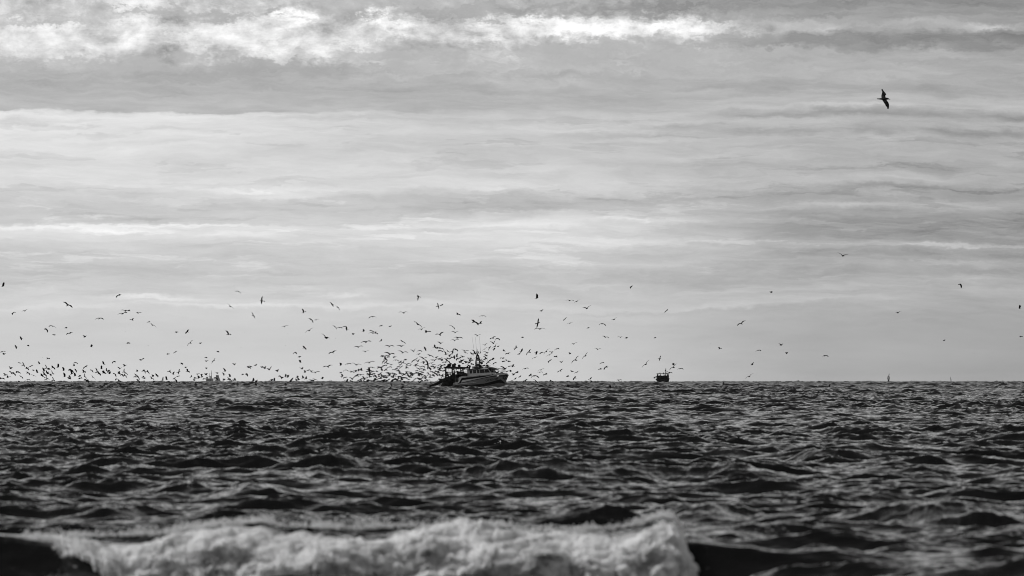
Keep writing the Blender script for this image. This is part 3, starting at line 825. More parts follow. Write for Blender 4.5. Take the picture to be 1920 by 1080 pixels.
def lumpy_tube(m, pts, rads, n=14, seed=1, j=.16):
    rr = random.Random(seed); rings = []
    P = [Vector(p) for p in pts]
    for i, p in enumerate(P):
        d = (P[min(i + 1, len(P) - 1)] - P[max(i - 1, 0)]).normalized()
        a = d.cross(Vector((0, 1, 0))).normalized(); b = d.cross(a).normalized()
        rings.append([p + (a * math.cos(2 * math.pi * k / n) + b * math.sin(2 * math.pi * k / n)) * rads[i] * (1 + rr.uniform(-j, j)) for k in range(n)])
    m.rings(rings)

def build_net():
    D = 1800.0
    base = at(780 + 900 / 8.0, 0, D); base.z = drop(D)
    t = empty('fishing_net', base, (0, 0, -R(22)))
    tag(t, 'black wet net heaped over the trawler stern and trailing aft', 'fishing net')
    m = MB()
    m.ball((-5.9, -1.6, 1.25), 1.05, (1.0, 1.0, 1.12), 3, .07, 5)
    m.ball((-5.3, -2.35, 1.15), .95, (1.15, .6, 1.25), 3, .07, 6)
    m.ball((-6.1, -2.2, .45), .85, (1.0, .8, .9), 3, .08, 7)
    m.ball((-6.7, -.9, .5), .75, (1.1, 1.3, .9), 3, .08, 8)
    m.build('net_heap', M['net'], t)
    m = MB()
    ks = np.linspace(0, 1, 40)
    pts = [(-5.4 - 9.2 * k, -.6 + .4 * k + .12 * math.sin(9 * k), itp(k, (0, 2.05), (.18, 1.75), (.42, .72), (.6, .30), (.8, .12), (1, -.10)) + .04 * math.sin(31 * k)) for k in ks]
    rads = [itp(k, (0, .5), (.15, .40), (.4, .26), (.7, .16), (1, .10)) for k in ks]
    lumpy_tube(m, pts, rads, seed=3)
    m.build('trailing_net', M['net'], t)
    for y0 in (-1.5, .9):
        m = MB(); m.line([(-6.0, y0, 3.4), (-8.0, y0 * 1.1, 1.6), (-11.0, y0 * 1.3, .25), (-12.5, y0 * 1.4, -.2)], .03); m.build('warp', M['rope'], t)
    rr = random.Random(5)
    for k in range(9):
        x = -6.6 - k * .85
        m = MB(); m.ball((x, -.75 + rr.uniform(-.3, .3), itp(-(x + 5.4) / 9.2, (0, 2.2), (.18, 1.95), (.42, .95), (.6, .45), (.8, .22), (1, .05))), .13, sub=1); m.build('float', M['float_'], t)
def build_wake():
    D = 1800.0
    base = at(780 + 900 / 8.0, 0, D); base.z = drop(D)
    rr = random.Random(12); m = MB()
    def clot(x, y, r): m.ball((x, y, rr.uniform(-.05, .10)), r, (rr.uniform(1.2, 2.4), rr.uniform(.8, 1.4), rr.uniform(.5, 1.0)), 2, .22, rr.randint(0, 9999))
    for i in range(150):
        x = rr.uniform(-6.2, 6.9); s_ = rr.choice((-1, 1)); y = s_ * (half(x, 0) + abs(rr.gauss(0, .25)) + .05)
        clot(x, y, rr.uniform(.08, .20) + .18 * max(0, (x - 4.5) / 2.5) * rr.random())
    for i in range(70): clot(6.7 - abs(rr.gauss(0, .9)), rr.choice((-1, 1)) * abs(rr.gauss(.5, .6)), rr.uniform(.12, .34))
    for i in range(220):
        x = -6.2 - abs(rr.gauss(0, 4.5)); clot(x, rr.gauss(0, 1.3 + .08 * abs(x)), rr.uniform(.10, .30) * max(.3, 1 - abs(x + 6.2) / 16))
    o = m.build('wake', foam_material(), None, True)
    o.location = base; o.rotation_euler = (0, 0, -R(22))
    tag(o, 'broken white water around the trawler hull and astern of it', None, None, 'stuff')
build_trawler()
build_net()
build_wake()
# ------------------------------------------------------------------ vessels and marks further out
def build_far_trawler():
    D = 3800.0
    b = at(1244.5, 0, D); b.z = drop(D) + .45
    t = empty('far_trawler', b, (0, 0, R(90 - 9)))       # seen from astern
    tag(t, 'small dark trawler on the horizon seen from astern, right of the large one', 'fishing boat')
    hx = lambda z: itp(z, (-.6, 2.4), (.6, 2.75), (1.6, 3.0), (2.7, 3.15))
    m = MB(); L0, L1 = -8.0, 8.5
    rings = []
    for s in np.linspace(0, 1, 22):
        x = L0 + s * (L1 - L0); k = max(0.02, 1 - s ** 3) ** .6; top = 2.6 + 1.5 * s ** 3
        col_ = [(x, -hx(z) * k, z if z < 2 else top) for z in (2.7, 1.6, .6, -.6)]
        rings.append(col_ + [(a, -y, z) for a, y, z in col_[::-1]])
    m.rings(rings); m.build('hull', M['hull_dark'], t)
    m = MB(); m.box(1.5, 6, -1.9, 1.9, 2.6, 5.0); m.box(2.2, 5.6, -1.7, 1.7, 5.0, 5.3); wh = m.build('wheelhouse', M['dark'], t, bevel=.05)
    for a in (-1.5, -.5, .5):
        q = MB(); q.box(1.46, 1.5, a, a + .85, 3.8, 4.6); q.build('window', M['glass'], wh)
    m = MB()
    for y in (-2.6, -.9, .8, 2.6): m.box(-7.7, -7.4, y - .17, y + .17, 2.4, 7.0)
    m.box(-7.8, -7.3, -2.9, 2.9, 6.7, 7.15); m.box(-7.7, -7.4, -2.7, 2.7, 5.0, 5.3)
    for y in (-2.7, 2.7): m.box(-7.6, -2.0, y - .12, y + .12, 6.75, 7.0); m.box(-2.3, -2.0, y - .15, y + .15, 2.4, 6.9)
    g_ = m.build('stern_gantry', M['dark'], t, bevel=.03)
    for y_, r_ in ((-.6, .42), (-2.4, .3), (1.2, .36)):
        m = MB(); m.tube((-7.5, y_ - .2, 7.4), (-7.5, y_ + .2, 7.4), r_, n=12); m.build('hauling_block', M['dark'], g_)
    m = MB(); m.box(-7.0, -2.5, -2.6, 2.6, 2.6, 4.9, .04); m.ball((-6.8, -1.2, 4.9), .8, (1, 1.4, .8), jit=.1); m.ball((-6.8, 1.3, 4.8), .8, (1, 1.3, .9), jit=.1); m.build('stacked_gear', M['net'], t)
    m = MB(); m.tube((-6.4, -2.3, 3.4), (-6.4, 2.3, 3.4), 1.25, n=20); m.build('net_drum', M['net'], t)
    m = MB(); m.tube((2.6, -.8, 5.2), (2.6, -.8, 11.2), .26, .18); m.box(2.4, 2.7, -1.6, .0, 8.2, 8.35); m.box(2.4, 2.7, -.9, -.4, 9.3, 9.9); m.box(2.3, 2.8, -1.9, -1.2, 8.5, 8.75)
    m.build('mast', M['steel'], t)
    for sd in (-1, 1):
        m = MB()
        m.line([(-8, sd * 3.0, 2.9), (0, sd * 3.1, 2.9)], .06); m.line([(-8, sd * 3.0, 3.3), (0, sd * 3.1, 3.3)], .04)
        m.tube((-5, sd * 3.0, 2.6), (-5.3, sd * 2.6, 6.2), .13); m.build('bulwark_rail', M['steel'], t)
        m = MB(); m.ball((-7.6, sd * 3.1, 2.2), .5, (.8, .6, 1.5)); m.build('fender', M['steel'], t)
    for o in [o for o in COL.objects if o.type == 'MESH' and (o.parent is t or (o.parent and o.parent.parent is t))]:
        o.data.transform(Matrix.Diagonal((.62, .88, .54, 1)))

def build_far_ship():
    D = 9000.0
    b = at(401, 0, D); b.z = drop(D)
    t = empty('distant_ship', b)
    tag(t, 'hazy grey ship half below the horizon, with mast and tall stack', 'ship')
    k = D / F          # metres per photo pixel here
    m = MB(); zb = H + (EYE - 717) * k
    def Z(py): return H + (EYE - py) * k - drop(D)
    def Xp(px): return (px - 401) * k
    m.rings([[(Xp(384 - f), y, z) for (f, z) in ((0, -1), (2, Z(717.5)))] + [(Xp(416 + f), y, z) for (f, z) in ((2, Z(717.5)), (0, -1))] for y in (-14, 60)])
    m.build('hull', M['grey'], t)  # grey paint carries most of the ship's haze; the air adds little
    m = MB(); m.box(Xp(387), Xp(400), -10, 6, Z(718), Z(709.5)); m.box(Xp(387), Xp(390.2), -8, 0, Z(710), Z(706.5)); m.box(Xp(393.5), Xp(397.6), -8, 4, Z(710), Z(705), .25)
    sp = m.build('bridge', M['grey'], t, bevel=.15)
    for a in (388.2, 391.5, 394.8):
        q = MB(); q.box(Xp(a), Xp(a + 1.8), -10.2, -10.0, Z(713.2), Z(711.6)); q.build('window', M['dark'], sp)
    m = MB(); m.tube((Xp(396.4), -2, Z(706)), (Xp(396.3), -2, Z(694.5)), .32, .16); m.tube((Xp(393.4), -2, Z(709)), (Xp(393.2), -2, Z(699.5)), .22, .12); m.ball((Xp(392.2), -3, Z(706.3)), .45); m.box(Xp(395.4), Xp(397.4), -2.2, -1.8, Z(700.2), Z(699.7))
    m.build('mast', M['steel'], t)
    m = MB()
    m.poly([(Xp(403.2), -8, Z(718)), (Xp(415), -8, Z(718)), (Xp(409.6), -8, Z(704)), (Xp(405.6), -8, Z(704)), (Xp(405.0), -8, Z(709))], 10, (0, 1, 0))
    m.box(Xp(405.2), Xp(410), -8.6, 2.6, Z(705.2), Z(703.3))
    m.build('stack', M['grey'], t)
    m = MB(); m.tube((Xp(399.5), -4, Z(711)), (Xp(405.5), -4, Z(708.6)), .2); m.tube((Xp(403), -4, Z(717)), (Xp(402.8), -4, Z(709)), .2); m.build('derrick', M['steel'], t)

def build_sail():
    D = 8200.0
    b = at(305.8, 0, D); b.z = drop(D)
    k = D / F
    def Z(py): return H + (EYE - py) * k - drop(D)
    t = empty('distant_yacht', b)
    tag(t, 'faint tiny sailing yacht on the horizon left of the hazy ship', 'yacht')
    m = MB(); m.rings([[(x, -w, .2), (x, 0, -.6), (x, w, .2), (x, w, 1.2), (x, -w, 1.2)] for x, w in ((-2.2, .7), (0, 1.0), (2.4, .15))]); m.build('hull', M['grey'], t)
    m = MB(); m.tube((.2, 0, 1.0), (.4, 0, Z(706)), .09, .05); m.build('mast', M['steel'], t)
    m = MB(); m.poly([(.1, 0, 2.0), (-1.4, .3, 2.2), (-1.0, .35, 4.0), (-.2, .2, 6.0), (.35, 0, Z(707))], .04, (0, 1, 0)); m.build('sail', M['grey'], t)

def build_buoys():
    D = 4800.0; k = D / F
    b = at(1666, 0, D); b.z = drop(D)
    def Z(py): return H + (EYE - py) * k - drop(D)
    t = empty('navigation_buoy', b)
    tag(t, 'cage-topped navigation buoy with black body and cone topmark on the horizon', 'buoy', 'buoys on the right horizon')
    m = MB(); m.tube((0, 0, -.8), (0, 0, .4), 1.0, 1.0, 16); m.tube((0, 0, .4), (0, 0, 1.3), .72, .36, 14); m.tube((0, 0, 1.3), (0, 0, Z(711.5)), .40, .55, 14); m.build('float_body', M['dark'], t)
    m = MB(); z0, z1, z2 = Z(711.5), Z(709), Z(705.5)
    for a in range(6):
        c, s = math.cos(a * math.pi / 3 + .3), math.sin(a * math.pi / 3 + .3)
        m.line([(.5 * c, .5 * s, z0), (.66 * c, .66 * s, z1), (.42 * c, .42 * s, z2), (.1 * c, .1 * s, z2 + .25)], .085)
    for z, r in ((z1, .66), (z2, .42)):
        m.line([(r * math.cos(a * math.pi / 8), r * math.sin(a * math.pi / 8), z) for a in range(17)], .08)
    m.build('lantern_cage', M['steel'], t)
    m = MB(); m.tube((0, 0, z2 + .2), (.25, 0, Z(703.5)), .06); m.tube((.22, 0, Z(704)), (.28, 0, Z(702.3)), .24, .10, 10); m.tube((.28, 0, Z(702.3)), (.34, 0, Z(700.5)), .26, .08, 10); m.build('topmark', M['dark'], t)
    D = 6200.0; k = D / F
    b = at(1783, 0, D); b.z = drop(D)
    t = empty('navigation_buoy', b)
    tag(t, 'thin lattice navigation buoy, the farther and fainter one at right', 'buoy', 'buoys on the right horizon')
    def Z(py): return H + (EYE - py) * k - drop(D)
    m = MB(); m.tube((0, 0, -.8), (0, 0, .9), .8, .8, 14); m.build('float_body', M['grey'], t)
    m = MB()
    for sx, sy in ((-1, -1), (1, -1), (1, 1), (-1, 1)): m.tube((.62 * sx, .62 * sy, .8), (.12 * sx - .2, .12 * sy, Z(710)), .05)
    for z, w in ((2.0, .5), (Z(713), .38), (Z(711), .24)):
        P = [(-w - .05, -w, z), (w - .05, -w, z), (w - .05, w, z), (-w - .05, w, z)]; m.line(P + P[:1], .05)
    m.build('lattice_tower', M['steel'], t)
    m = MB(); m.tube((-.2, 0, Z(711)), (-.25, 0, Z(706.8)), .07); m.ball((-.22, 0, Z(709.8)), .24, sub=1); m.ball((-.24, 0, Z(707.3)), .26, sub=1); m.build('topmark', M['dark'], t)
build_far_trawler(); build_far_ship(); build_sail(); build_buoys()
# ------------------------------------------------------------------ gulls
# read from the photograph: body, one wing tip, other wing tip; each block in its own magnified window (x0, y0, magnification)
BIRDS = {
(0, 520, 5.142): """27 85 38 52 30 55;126 343 118 360 148 341;240 324 215 330 270 308;652 268 612 242 692 291;1147 172 1122 195 1172 168;1205 325 1172 318 1232 322;1185 350 1142 360 1220 345;958 396 922 408 994 406;505 470 474 476 536 490;443 500 428 498 458 528;637 487 630 484 644 492;522 556 511 554 533 556;672 540 644 552 697 534;818 575 802 562 831 563;203 588 195 573 208 604;155 668 138 655 158 688;273 660 264 656 282 656;881 668 887 650 890 655;20 718 2 728 48 718;40 742 28 732 52 736;1232 635 1226 632 1238 634;462 784 445 780 477 788;298 320 296 319 300 319;1208 525 1206 524 1211 524;262 733 260 732 264 732;410 776 407 775 413 776""",
(0, 665, 16.62): """608 258 572 250 648 280;725 330 700 240 770 375;840 430 795 390 895 480;960 360 900 405 1015 345;1225 285 1190 220 1200 235;335 435 285 370 395 400;1040 490 1010 485 1075 488;1165 555 1135 470 1150 480;165 640 115 590 215 635;245 710 210 655 340 700;370 585 290 520 430 560;420 590 380 560 480 650;520 555 500 520 540 525;590 555 548 525 645 590;870 570 800 545 925 630;1045 655 970 635 1120 695;660 685 610 670 715 750;860 780 790 825 935 805;20 745 -30 735 140 770;585 835 560 825 610 850;1000 940 975 915 1040 1000;1440 420 1405 325 1500 465;1525 455 1515 420 1550 470;1370 515 1330 420 1345 440;1460 560 1430 490 1520 560;1480 590 1500 540 1530 600;1380 620 1335 555 1445 680;1300 650 1275 600 1320 670;1340 680 1310 640 1400 730;1460 740 1420 710 1525 785;1410 785 1385 800 1460 800;1575 620 1550 610 1590 670;1640 580 1595 495 1670 620""",
(90, 665, 16.62): """150 400 100 355 215 460;310 390 312 290 322 300;490 490 455 400 480 410;520 680 490 575 505 590;160 800 135 705 205 825;840 250 780 290 920 290;808 345 800 300 830 320;690 475 655 470 780 560;740 600 700 500 785 560;860 480 835 450 890 545;840 660 820 575 830 590;665 690 655 650 705 770;660 750 625 720 700 750;990 690 940 690 1065 740;1000 660 960 635 1010 640;990 745 960 745 1030 745;1180 375 1110 435 1245 350;1110 510 1075 475 1120 530;1120 545 1090 545 1160 560;1145 680 1140 600 1195 755;1165 795 1125 770 1195 835;1245 830 1225 785 1265 870;1350 480 1325 490 1405 550;1530 540 1485 430 1560 580;1590 590 1550 560 1625 645;1400 700 1335 635 1470 775""",
(180, 665, 16.62): """245 295 215 210 225 225;175 435 175 350 185 360;550 215 510 270 600 240;895 350 850 310 955 330;745 440 675 390 805 400;230 570 200 510 235 500;280 580 250 540 310 590;330 490 335 430 370 570;405 500 380 490 425 500;420 590 390 520 460 530;585 600 540 600 625 690;720 570 690 540 735 525;730 600 690 600 760 580;800 620 765 650 850 680;880 545 885 450 840 560;930 580 870 560 985 630;900 650 880 600 965 725;650 755 620 800 700 800;715 820 680 790 760 850;1285 520 1260 475 1290 490;1240 640 1195 600 1270 640;1230 690 1190 710 1270 700;1290 690 1250 650 1345 780;1310 820 1260 775 1360 875;1465 510 1445 520 1490 470;1515 510 1500 470 1535 580;1600 530 1610 490 1655 600;1480 700 1440 720 1485 670;1510 740 1470 750 1550 730;1410 170 1350 155 1435 155;1470 130 1440 140 1495 125;255 960 210 1020 310 900;755 950 730 900 770 970""",
(270, 665, 16.62): """280 680 250 625 290 640;240 745 190 690 300 780;385 630 355 590 410 610;410 650 380 670 435 700;305 850 300 815 310 820;785 520 840 480 845 575;710 775 685 680 700 690;905 610 945 540 935 550;1085 540 1100 460 1070 610;1060 675 1020 690 1105 675;945 740 915 770 970 730;1000 800 945 790 1010 860;1175 280 1130 270 1200 310;1300 400 1265 385 1345 385;1355 520 1330 450 1415 555;1470 690 1440 715 1485 650;1590 735 1560 715 1620 740;1565 800 1535 770 1590 775;800 930 770 900 870 1000""",
(360, 665, 16.62): """440 95 405 92 475 92;450 205 400 200 515 180;675 190 725 115 625 265;445 430 415 405 475 410;175 610 130 610 225 600;205 730 180 660 235 690;300 620 265 620 335 620;310 700 290 640 335 680;435 625 385 575 475 590;370 760 345 755 425 770;785 580 705 550 820 570;1035 515 985 435 1000 450;985 590 945 580 990 650;1185 680 1145 610 1170 620;1320 315 1260 275 1360 275;1000 790 970 755 1035 765;1140 770 1105 710 1180 830;1200 790 1160 740 1240 830;1290 800 1270 790 1310 790;1345 795 1335 740 1350 750;1580 620 1545 615 1610 620;735 730 670 720 800 790;1290 910 1250 900 1330 930;110 930 95 900 125 980""",
(450, 665, 16.62): """265 400 220 365 325 435;330 370 300 370 370 395;490 330 460 345 515 310;680 400 635 360 715 370;770 430 700 370 810 370;910 470 840 430 980 380;1170 520 1105 490 1190 460;205 610 170 605 230 670;405 820 420 740 425 750;505 850 460 815 530 790;680 855 650 840 720 890;1000 775 950 790 1040 770;990 810 945 815 1020 800;1065 810 1070 735 1080 745;1245 670 1195 675 1290 750;1325 720 1305 710 1350 712;1420 660 1430 610 1410 700;1490 660 1450 660 1530 640;1490 700 1450 700 1520 660;490 930 480 900 500 970;700 970 610 1010 790 1020;1415 930 1400 900 1430 960""",
(540, 665, 16.62): """385 235 350 170 395 180;440 445 360 415 465 395;530 550 505 495 520 500;630 490 585 505 680 470;730 525 680 500 790 490;860 555 740 575 970 535;1245 375 1110 390 1370 335;360 72 325 70 385 72;290 710 290 665 310 670;265 800 240 755 290 790;325 780 300 740 345 790;465 730 445 660 480 700;560 750 565 690 520 770;740 800 600 820 790 830;840 775 770 745 910 805;1070 745 1110 705 1035 745;60 845 150 735 180 835;1065 930 1050 900 1085 960""",
(240, 520, 5.142): """10 322 0 326 20 316;100 345 80 340 127 340;40 412 20 412 53 398;200 430 183 438 213 426;235 460 208 443 268 482;467 531 455 528 480 531;573 525 588 507 558 543;602 633 627 608 577 658;698 637 685 635 710 635;10 635 0 634 18 634;194 658 189 657 199 657;457 720 443 732 470 714;386 741 375 739 396 742;868 718 861 716 875 717;517 833 504 830 528 838;968 550 944 518 990 555;1065 138 1040 138 1086 156;985 280 962 258 1012 300;1208 370 1194 340 1222 394;1122 535 1119 534 1125 534;1090 678 1087 677 1093 677""",
(480, 520, 5.142): """58 227 62 190 56 255;458 338 445 308 480 336;735 262 713 243 743 281;790 293 767 278 800 315;530 408 502 398 547 437;580 411 562 416 604 406;275 473 246 481 307 467;515 512 482 531 551 491;675 585 637 550 705 588;768 587 763 586 773 586;465 680 453 665 480 697;376 725 362 738 390 738;740 724 705 738 772 711;760 475 740 465 775 498;805 485 785 487 828 492;850 475 828 488 868 478;874 496 872 478 876 513;938 550 928 541 950 543;1037 520 1034 503 1040 508;1120 518 1098 518 1135 528;1130 538 1092 541 1160 530;1155 538 1140 530 1170 548;1205 612 1212 598 1196 620;1062 624 1018 632 1103 620;988 672 948 674 1027 667;1055 717 1025 712 1085 710;1122 380 1092 395 1155 388;1205 468 1190 474 1220 464;1220 765 1200 768 1235 762;300 543 297 542 303 542;287 658 283 657 290 657;264 826 262 825 267 825;955 800 952 799 958 799""",
(630, 660, 16.62): """150 410 125 345 150 350;370 370 300 405 460 380;625 400 495 355 770 405;1045 330 905 355 1180 305;1130 480 1055 495 1205 510;295 560 230 610 375 605;150 645 120 655 175 645;200 750 170 700 175 790;485 620 420 605 560 650;610 610 540 575 640 570;700 590 690 530 725 545;790 570 750 550 800 510;665 720 580 790 770 705;650 750 590 780 710 770;300 790 235 825 365 800;515 850 430 800 545 785;340 925 265 900 375 850;470 910 420 900 510 945;1040 590 1000 495 1035 740;1150 600 1115 640 1190 610;1270 605 1240 595 1295 615;1510 420 1460 440 1570 435;1600 370 1580 360 1650 380;1110 690 1070 715 1140 695;1180 690 1160 665 1225 665;1200 740 1180 780 1230 760;1240 770 1200 720 1270 810;1100 760 1050 770 1170 760;1060 770 980 745 1090 790;980 790 920 800 1050 800;870 820 820 770 900 850;900 850 840 830 970 830;790 840 750 870 830 820;720 880 670 905 760 870;850 880 780 890 920 880;780 910 720 945 800 870;1010 890 960 930 1050 880;980 900 950 870 1000 860;1110 905 1090 905 1130 905;1210 870 1240 820 1180 925;1340 770 1310 740 1380 760;1340 710 1310 710 1370 720;1420 740 1400 700 1430 780;1360 825 1300 850 1410 820;1290 850 1260 850 1320 840;1490 790 1450 780 1530 770;1580 800 1530 780 1600 770;1490 760 1430 745 1550 750;1380 920 1340 900 1400 930;1300 910 1270 905 1330 915;1450 890 1400 900 1520 890;1570 910 1540 925 1600 880;1640 870 1610 900 1662 840;1600 640 1530 665 1655 670""",
(700, 620, 16.62): """240 320 265 275 205 350;500 490 370 485 630 490;880 485 750 470 950 460;905 345 825 300 990 405;920 685 780 640 1055 685;515 740 370 690 640 735;650 820 640 850 735 820;700 915 615 950 785 955;1255 645 1165 600 1310 570;1430 620 1355 675 1510 660;1420 735 1355 750 1455 720;360 800 255 790 490 790;460 825 430 820 500 830;380 870 340 840 400 860;390 900 350 860 430 940;330 950 340 870 275 1030;390 990 430 950 340 1030""",
(700, 670, 16.62): """240 330 130 350 320 300;340 250 290 270 400 270;450 210 420 200 480 240;500 300 435 350 555 320;560 235 500 220 580 240;840 240 800 240 865 235;770 300 740 300 810 300;720 350 690 350 750 350;670 390 595 400 730 400;430 480 370 500 510 520;590 500 530 510 640 500;660 520 620 515 710 550;810 470 760 370 870 490;860 500 820 520 900 500;920 170 880 200 955 130;1040 220 940 190 1160 190;1150 250 1080 270 1195 225;1040 275 1000 275 1080 270;1330 270 1250 265 1440 290;1400 350 1350 340 1430 365;1500 360 1450 390 1590 350;1580 400 1550 370 1620 410;1360 420 1325 435 1430 410;1100 460 1040 460 1160 470;1170 490 1150 530 1200 470;1010 510 970 550 1040 500;940 540 910 500 990 560;1080 560 1060 520 1110 590;1110 600 1060 570 1240 640;1150 620 1090 590 1180 640;1220 570 1160 560 1270 550;1310 490 1270 530 1350 480;1360 490 1330 480 1400 490;1430 500 1400 540 1490 520;1480 530 1430 500 1510 540;1420 560 1420 520 1430 590;1540 480 1510 500 1560 470;1570 610 1480 600 1650 610;1600 570 1540 560 1650 570;640 590 610 560 700 600;600 620 550 610 630 640;660 690 600 715 720 660;700 680 650 700 770 740;920 630 850 650 980 640;890 680 870 650 910 710;850 605 820 600 880 600;1100 690 1060 695 1140 695;1300 680 1270 700 1340 660;1400 660 1340 650 1430 710;970 780 930 740 1030 760;1090 780 1060 800 1145 740;460 720 520 660 490 750;400 740 380 760 420 720;320 740 260 735 350 745;190 745 120 745 240 745;1440 800 1390 745 1480 770;1510 740 1470 770 1550 720;1630 720 1600 740 1660 710;560 850 540 830 580 900;200 940 150 980 260 900;910 930 890 980 940 900;520 970 470 990 560 930""",
(770, 620, 16.62): """490 45 450 5 620 40;910 130 790 125 1020 55;1390 60 1290 30 1475 25;1470 225 1360 225 1605 240;1375 305 1255 305 1485 285;940 400 845 355 1010 360;640 615 630 610 650 612;450 560 430 510 475 630;745 510 740 445 790 560;850 545 800 520 900 550;920 550 880 540 1015 590;900 625 880 650 980 640;990 650 900 630 1040 640;1100 740 1050 660 1165 740;1165 650 1110 600 1220 690;1310 640 1335 570 1290 720;1400 590 1350 570 1460 640;1300 700 1290 740 1390 675;1220 800 1180 790 1300 755;1350 830 1360 780 1370 880;1290 835 1240 830 1380 825;1440 810 1455 725 1430 790;1230 870 1200 900 1270 840;1150 870 1110 860 1200 880;1530 850 1500 890 1570 830;1620 820 1550 790 1662 825;600 780 515 755 700 830;800 835 770 835 850 810;930 880 860 890 1000 830;870 890 770 910 930 885;970 930 940 890 1010 880;690 915 590 935 745 950;180 880 135 920 230 855;230 955 140 955 290 890;90 930 40 990 140 910;400 870 280 820 490 840;400 980 370 960 500 960;460 920 430 900 530 980;395 1020 310 995 440 990;1070 985 1000 1005 1150 1010;1130 940 1050 880 1220 1020;1530 990 1500 960 1600 920;1630 1030 1600 1010 1662 1020;650 1010 560 1040 720 990""",
(770, 670, 16.62): """700 240 650 250 760 230;720 300 680 280 760 340;650 290 600 280 700 310;600 350 550 350 620 400;570 330 520 350 620 310;740 340 700 340 770 290;880 245 790 280 930 250;970 260 900 250 1010 260;1050 240 1010 260 1090 230;860 330 800 310 900 350;920 370 900 390 980 350;960 330 930 320 990 360;640 450 560 440 690 470;700 470 650 450 740 500;780 440 750 430 830 470;870 440 830 460 920 420;920 420 880 440 970 430;1000 430 950 420 1060 440;860 490 830 470 900 500;760 500 720 480 800 540;810 540 770 520 830 580;700 560 680 540 730 600;590 550 530 570 650 560;980 570 940 590 1030 520;900 560 860 530 940 570;1110 470 1090 480 1150 460;1120 570 1080 560 1160 580;540 490 500 490 560 520;400 610 320 600 500 610;460 590 420 580 490 630;610 630 550 640 670 640;890 700 870 670 910 730;950 690 920 690 990 660;490 710 440 735 540 700;550 710 520 740 600 720;340 740 300 770 400 710""",
(840, 620, 13.5): """745 130 675 95 820 100;735 142 665 145 800 110;1130 190 1075 215 1200 155;1240 200 1195 235 1305 240;1150 325 1075 280 1190 260;930 365 865 345 990 325;930 465 870 510 990 430;1060 420 1030 490 1080 415;1190 400 1110 455 1245 330;1270 400 1255 405 1290 395;1170 470 1180 440 1155 500;1415 510 1410 485 1440 520;1520 580 1460 600 1580 570;1720 435 1720 385 1675 490;680 570 610 495 690 600;600 590 560 550 640 615;440 560 400 545 490 585;435 520 355 490 515 505;985 560 890 545 1000 575;965 630 905 615 980 650;960 700 900 660 970 720;950 705 890 755 980 715;545 760 500 690 560 790;580 720 590 690 575 740;540 810 520 830 640 760;610 850 570 840 640 870;380 835 360 830 400 840;450 780 415 790 485 785;320 800 290 780 400 740;340 780 310 740 360 770;290 700 270 720 330 680;380 660 315 635 425 690;550 920 545 885 570 930;490 940 490 920 500 900;1090 740 1050 760 1140 740;1150 710 1130 740 1165 695;1020 800 980 850 1080 760;980 900 950 870 1010 860;1180 815 1145 855 1215 825;1385 700 1330 705 1440 700;1410 780 1380 795 1450 780;1475 750 1450 750 1500 750;1540 780 1510 775 1570 790;1550 905 1525 910 1580 905;1630 910 1600 890 1670 860;1440 970 1340 910 1480 945;1490 1040 1460 1050 1520 1020;1580 1030 1540 1030 1600 1005;1250 1050 1220 1070 1280 1040""",
(720, 520, 5.142): """333 187 322 173 327 220;520 277 515 252 527 302;557 268 546 277 569 260;187 343 147 339 225 338;712 357 697 345 733 366;948 372 922 381 977 380;868 430 842 414 905 458;930 443 905 458 943 427;325 452 293 434 362 485;363 502 332 505 393 488;665 478 632 467 678 498;60 472 52 478 70 472;95 541 93 540 97 541;270 561 268 560 272 561""",
(960, 520, 5.142): """240 200 238 162 244 170;285 325 303 310 268 325;250 440 255 403 240 482;267 498 220 503 315 500;557 225 522 226 595 228;625 232 607 243 653 220;722 300 683 293 758 272;1148 90 1143 106 1165 85;510 402 500 418 535 385;558 443 532 450 583 435;870 448 842 460 902 468;985 407 958 412 1008 392;735 488 728 490 742 489;900 578 872 568 930 583;1045 578 1018 577 1070 578;1103 586 1096 580 1112 584;100 580 92 578 110 581;597 643 572 646 625 632;827 695 798 685 857 692;92 710 100 690 85 725;70 740 55 745 85 730;165 720 182 697 142 747;235 725 240 715 232 745;280 727 270 740 298 728;330 715 310 740 360 692;382 723 362 720 400 720;362 748 333 763 385 738;432 690 412 702 452 693;220 775 196 788 240 770;425 765 408 768 442 762;362 805 352 822 380 798;476 820 460 812 492 806;558 738 548 725 572 730;614 797 580 825 643 762;707 757 728 728 680 785;850 885 838 892 868 880;865 825 848 837 885 828;907 865 890 890 932 860;10 855 5 865 18 842;130 880 105 888 155 880;280 893 250 905 308 885;270 915 248 922 295 918;465 903 442 915 490 886;325 935 305 945 342 926;578 908 565 900 595 910;625 915 605 925 648 905;180 945 165 955 187 932;215 950 188 968 255 970;50 918 38 925 62 910;75 960 65 965 88 948;30 980 20 985 43 968;15 940 0 930 30 925;538 957 528 960 548 948;606 970 592 990 616 958;755 980 738 990 768 965;765 1003 752 1000 775 1003;1030 992 1008 994 1055 993;537 1002 525 1008 552 1006;375 1000 360 993 395 1012;230 1000 210 990 250 1025;130 998 110 1005 148 985;540 1050 535 1035 545 1070;945 1055 940 1045 950 1068""",
(1200, 520, 5.142): """257 322 240 340 272 308;978 445 942 465 1012 422;145 584 139 583 151 583;680 642 677 641 683 641;658 573 656 572 660 572;768 688 755 675 785 688;366 738 363 737 370 737;190 783 200 758 186 803;56 838 24 868 86 803;322 843 320 828 330 832;323 868 290 892 350 838;388 880 362 892 414 888;1140 704 1118 718 1163 710;1082 842 1096 822 1068 838;1055 956 1022 975 1088 932;285 922 272 917 308 925;155 962 138 975 170 962;805 1025 808 1010 800 1040;825 1065 818 1078 840 1055""",
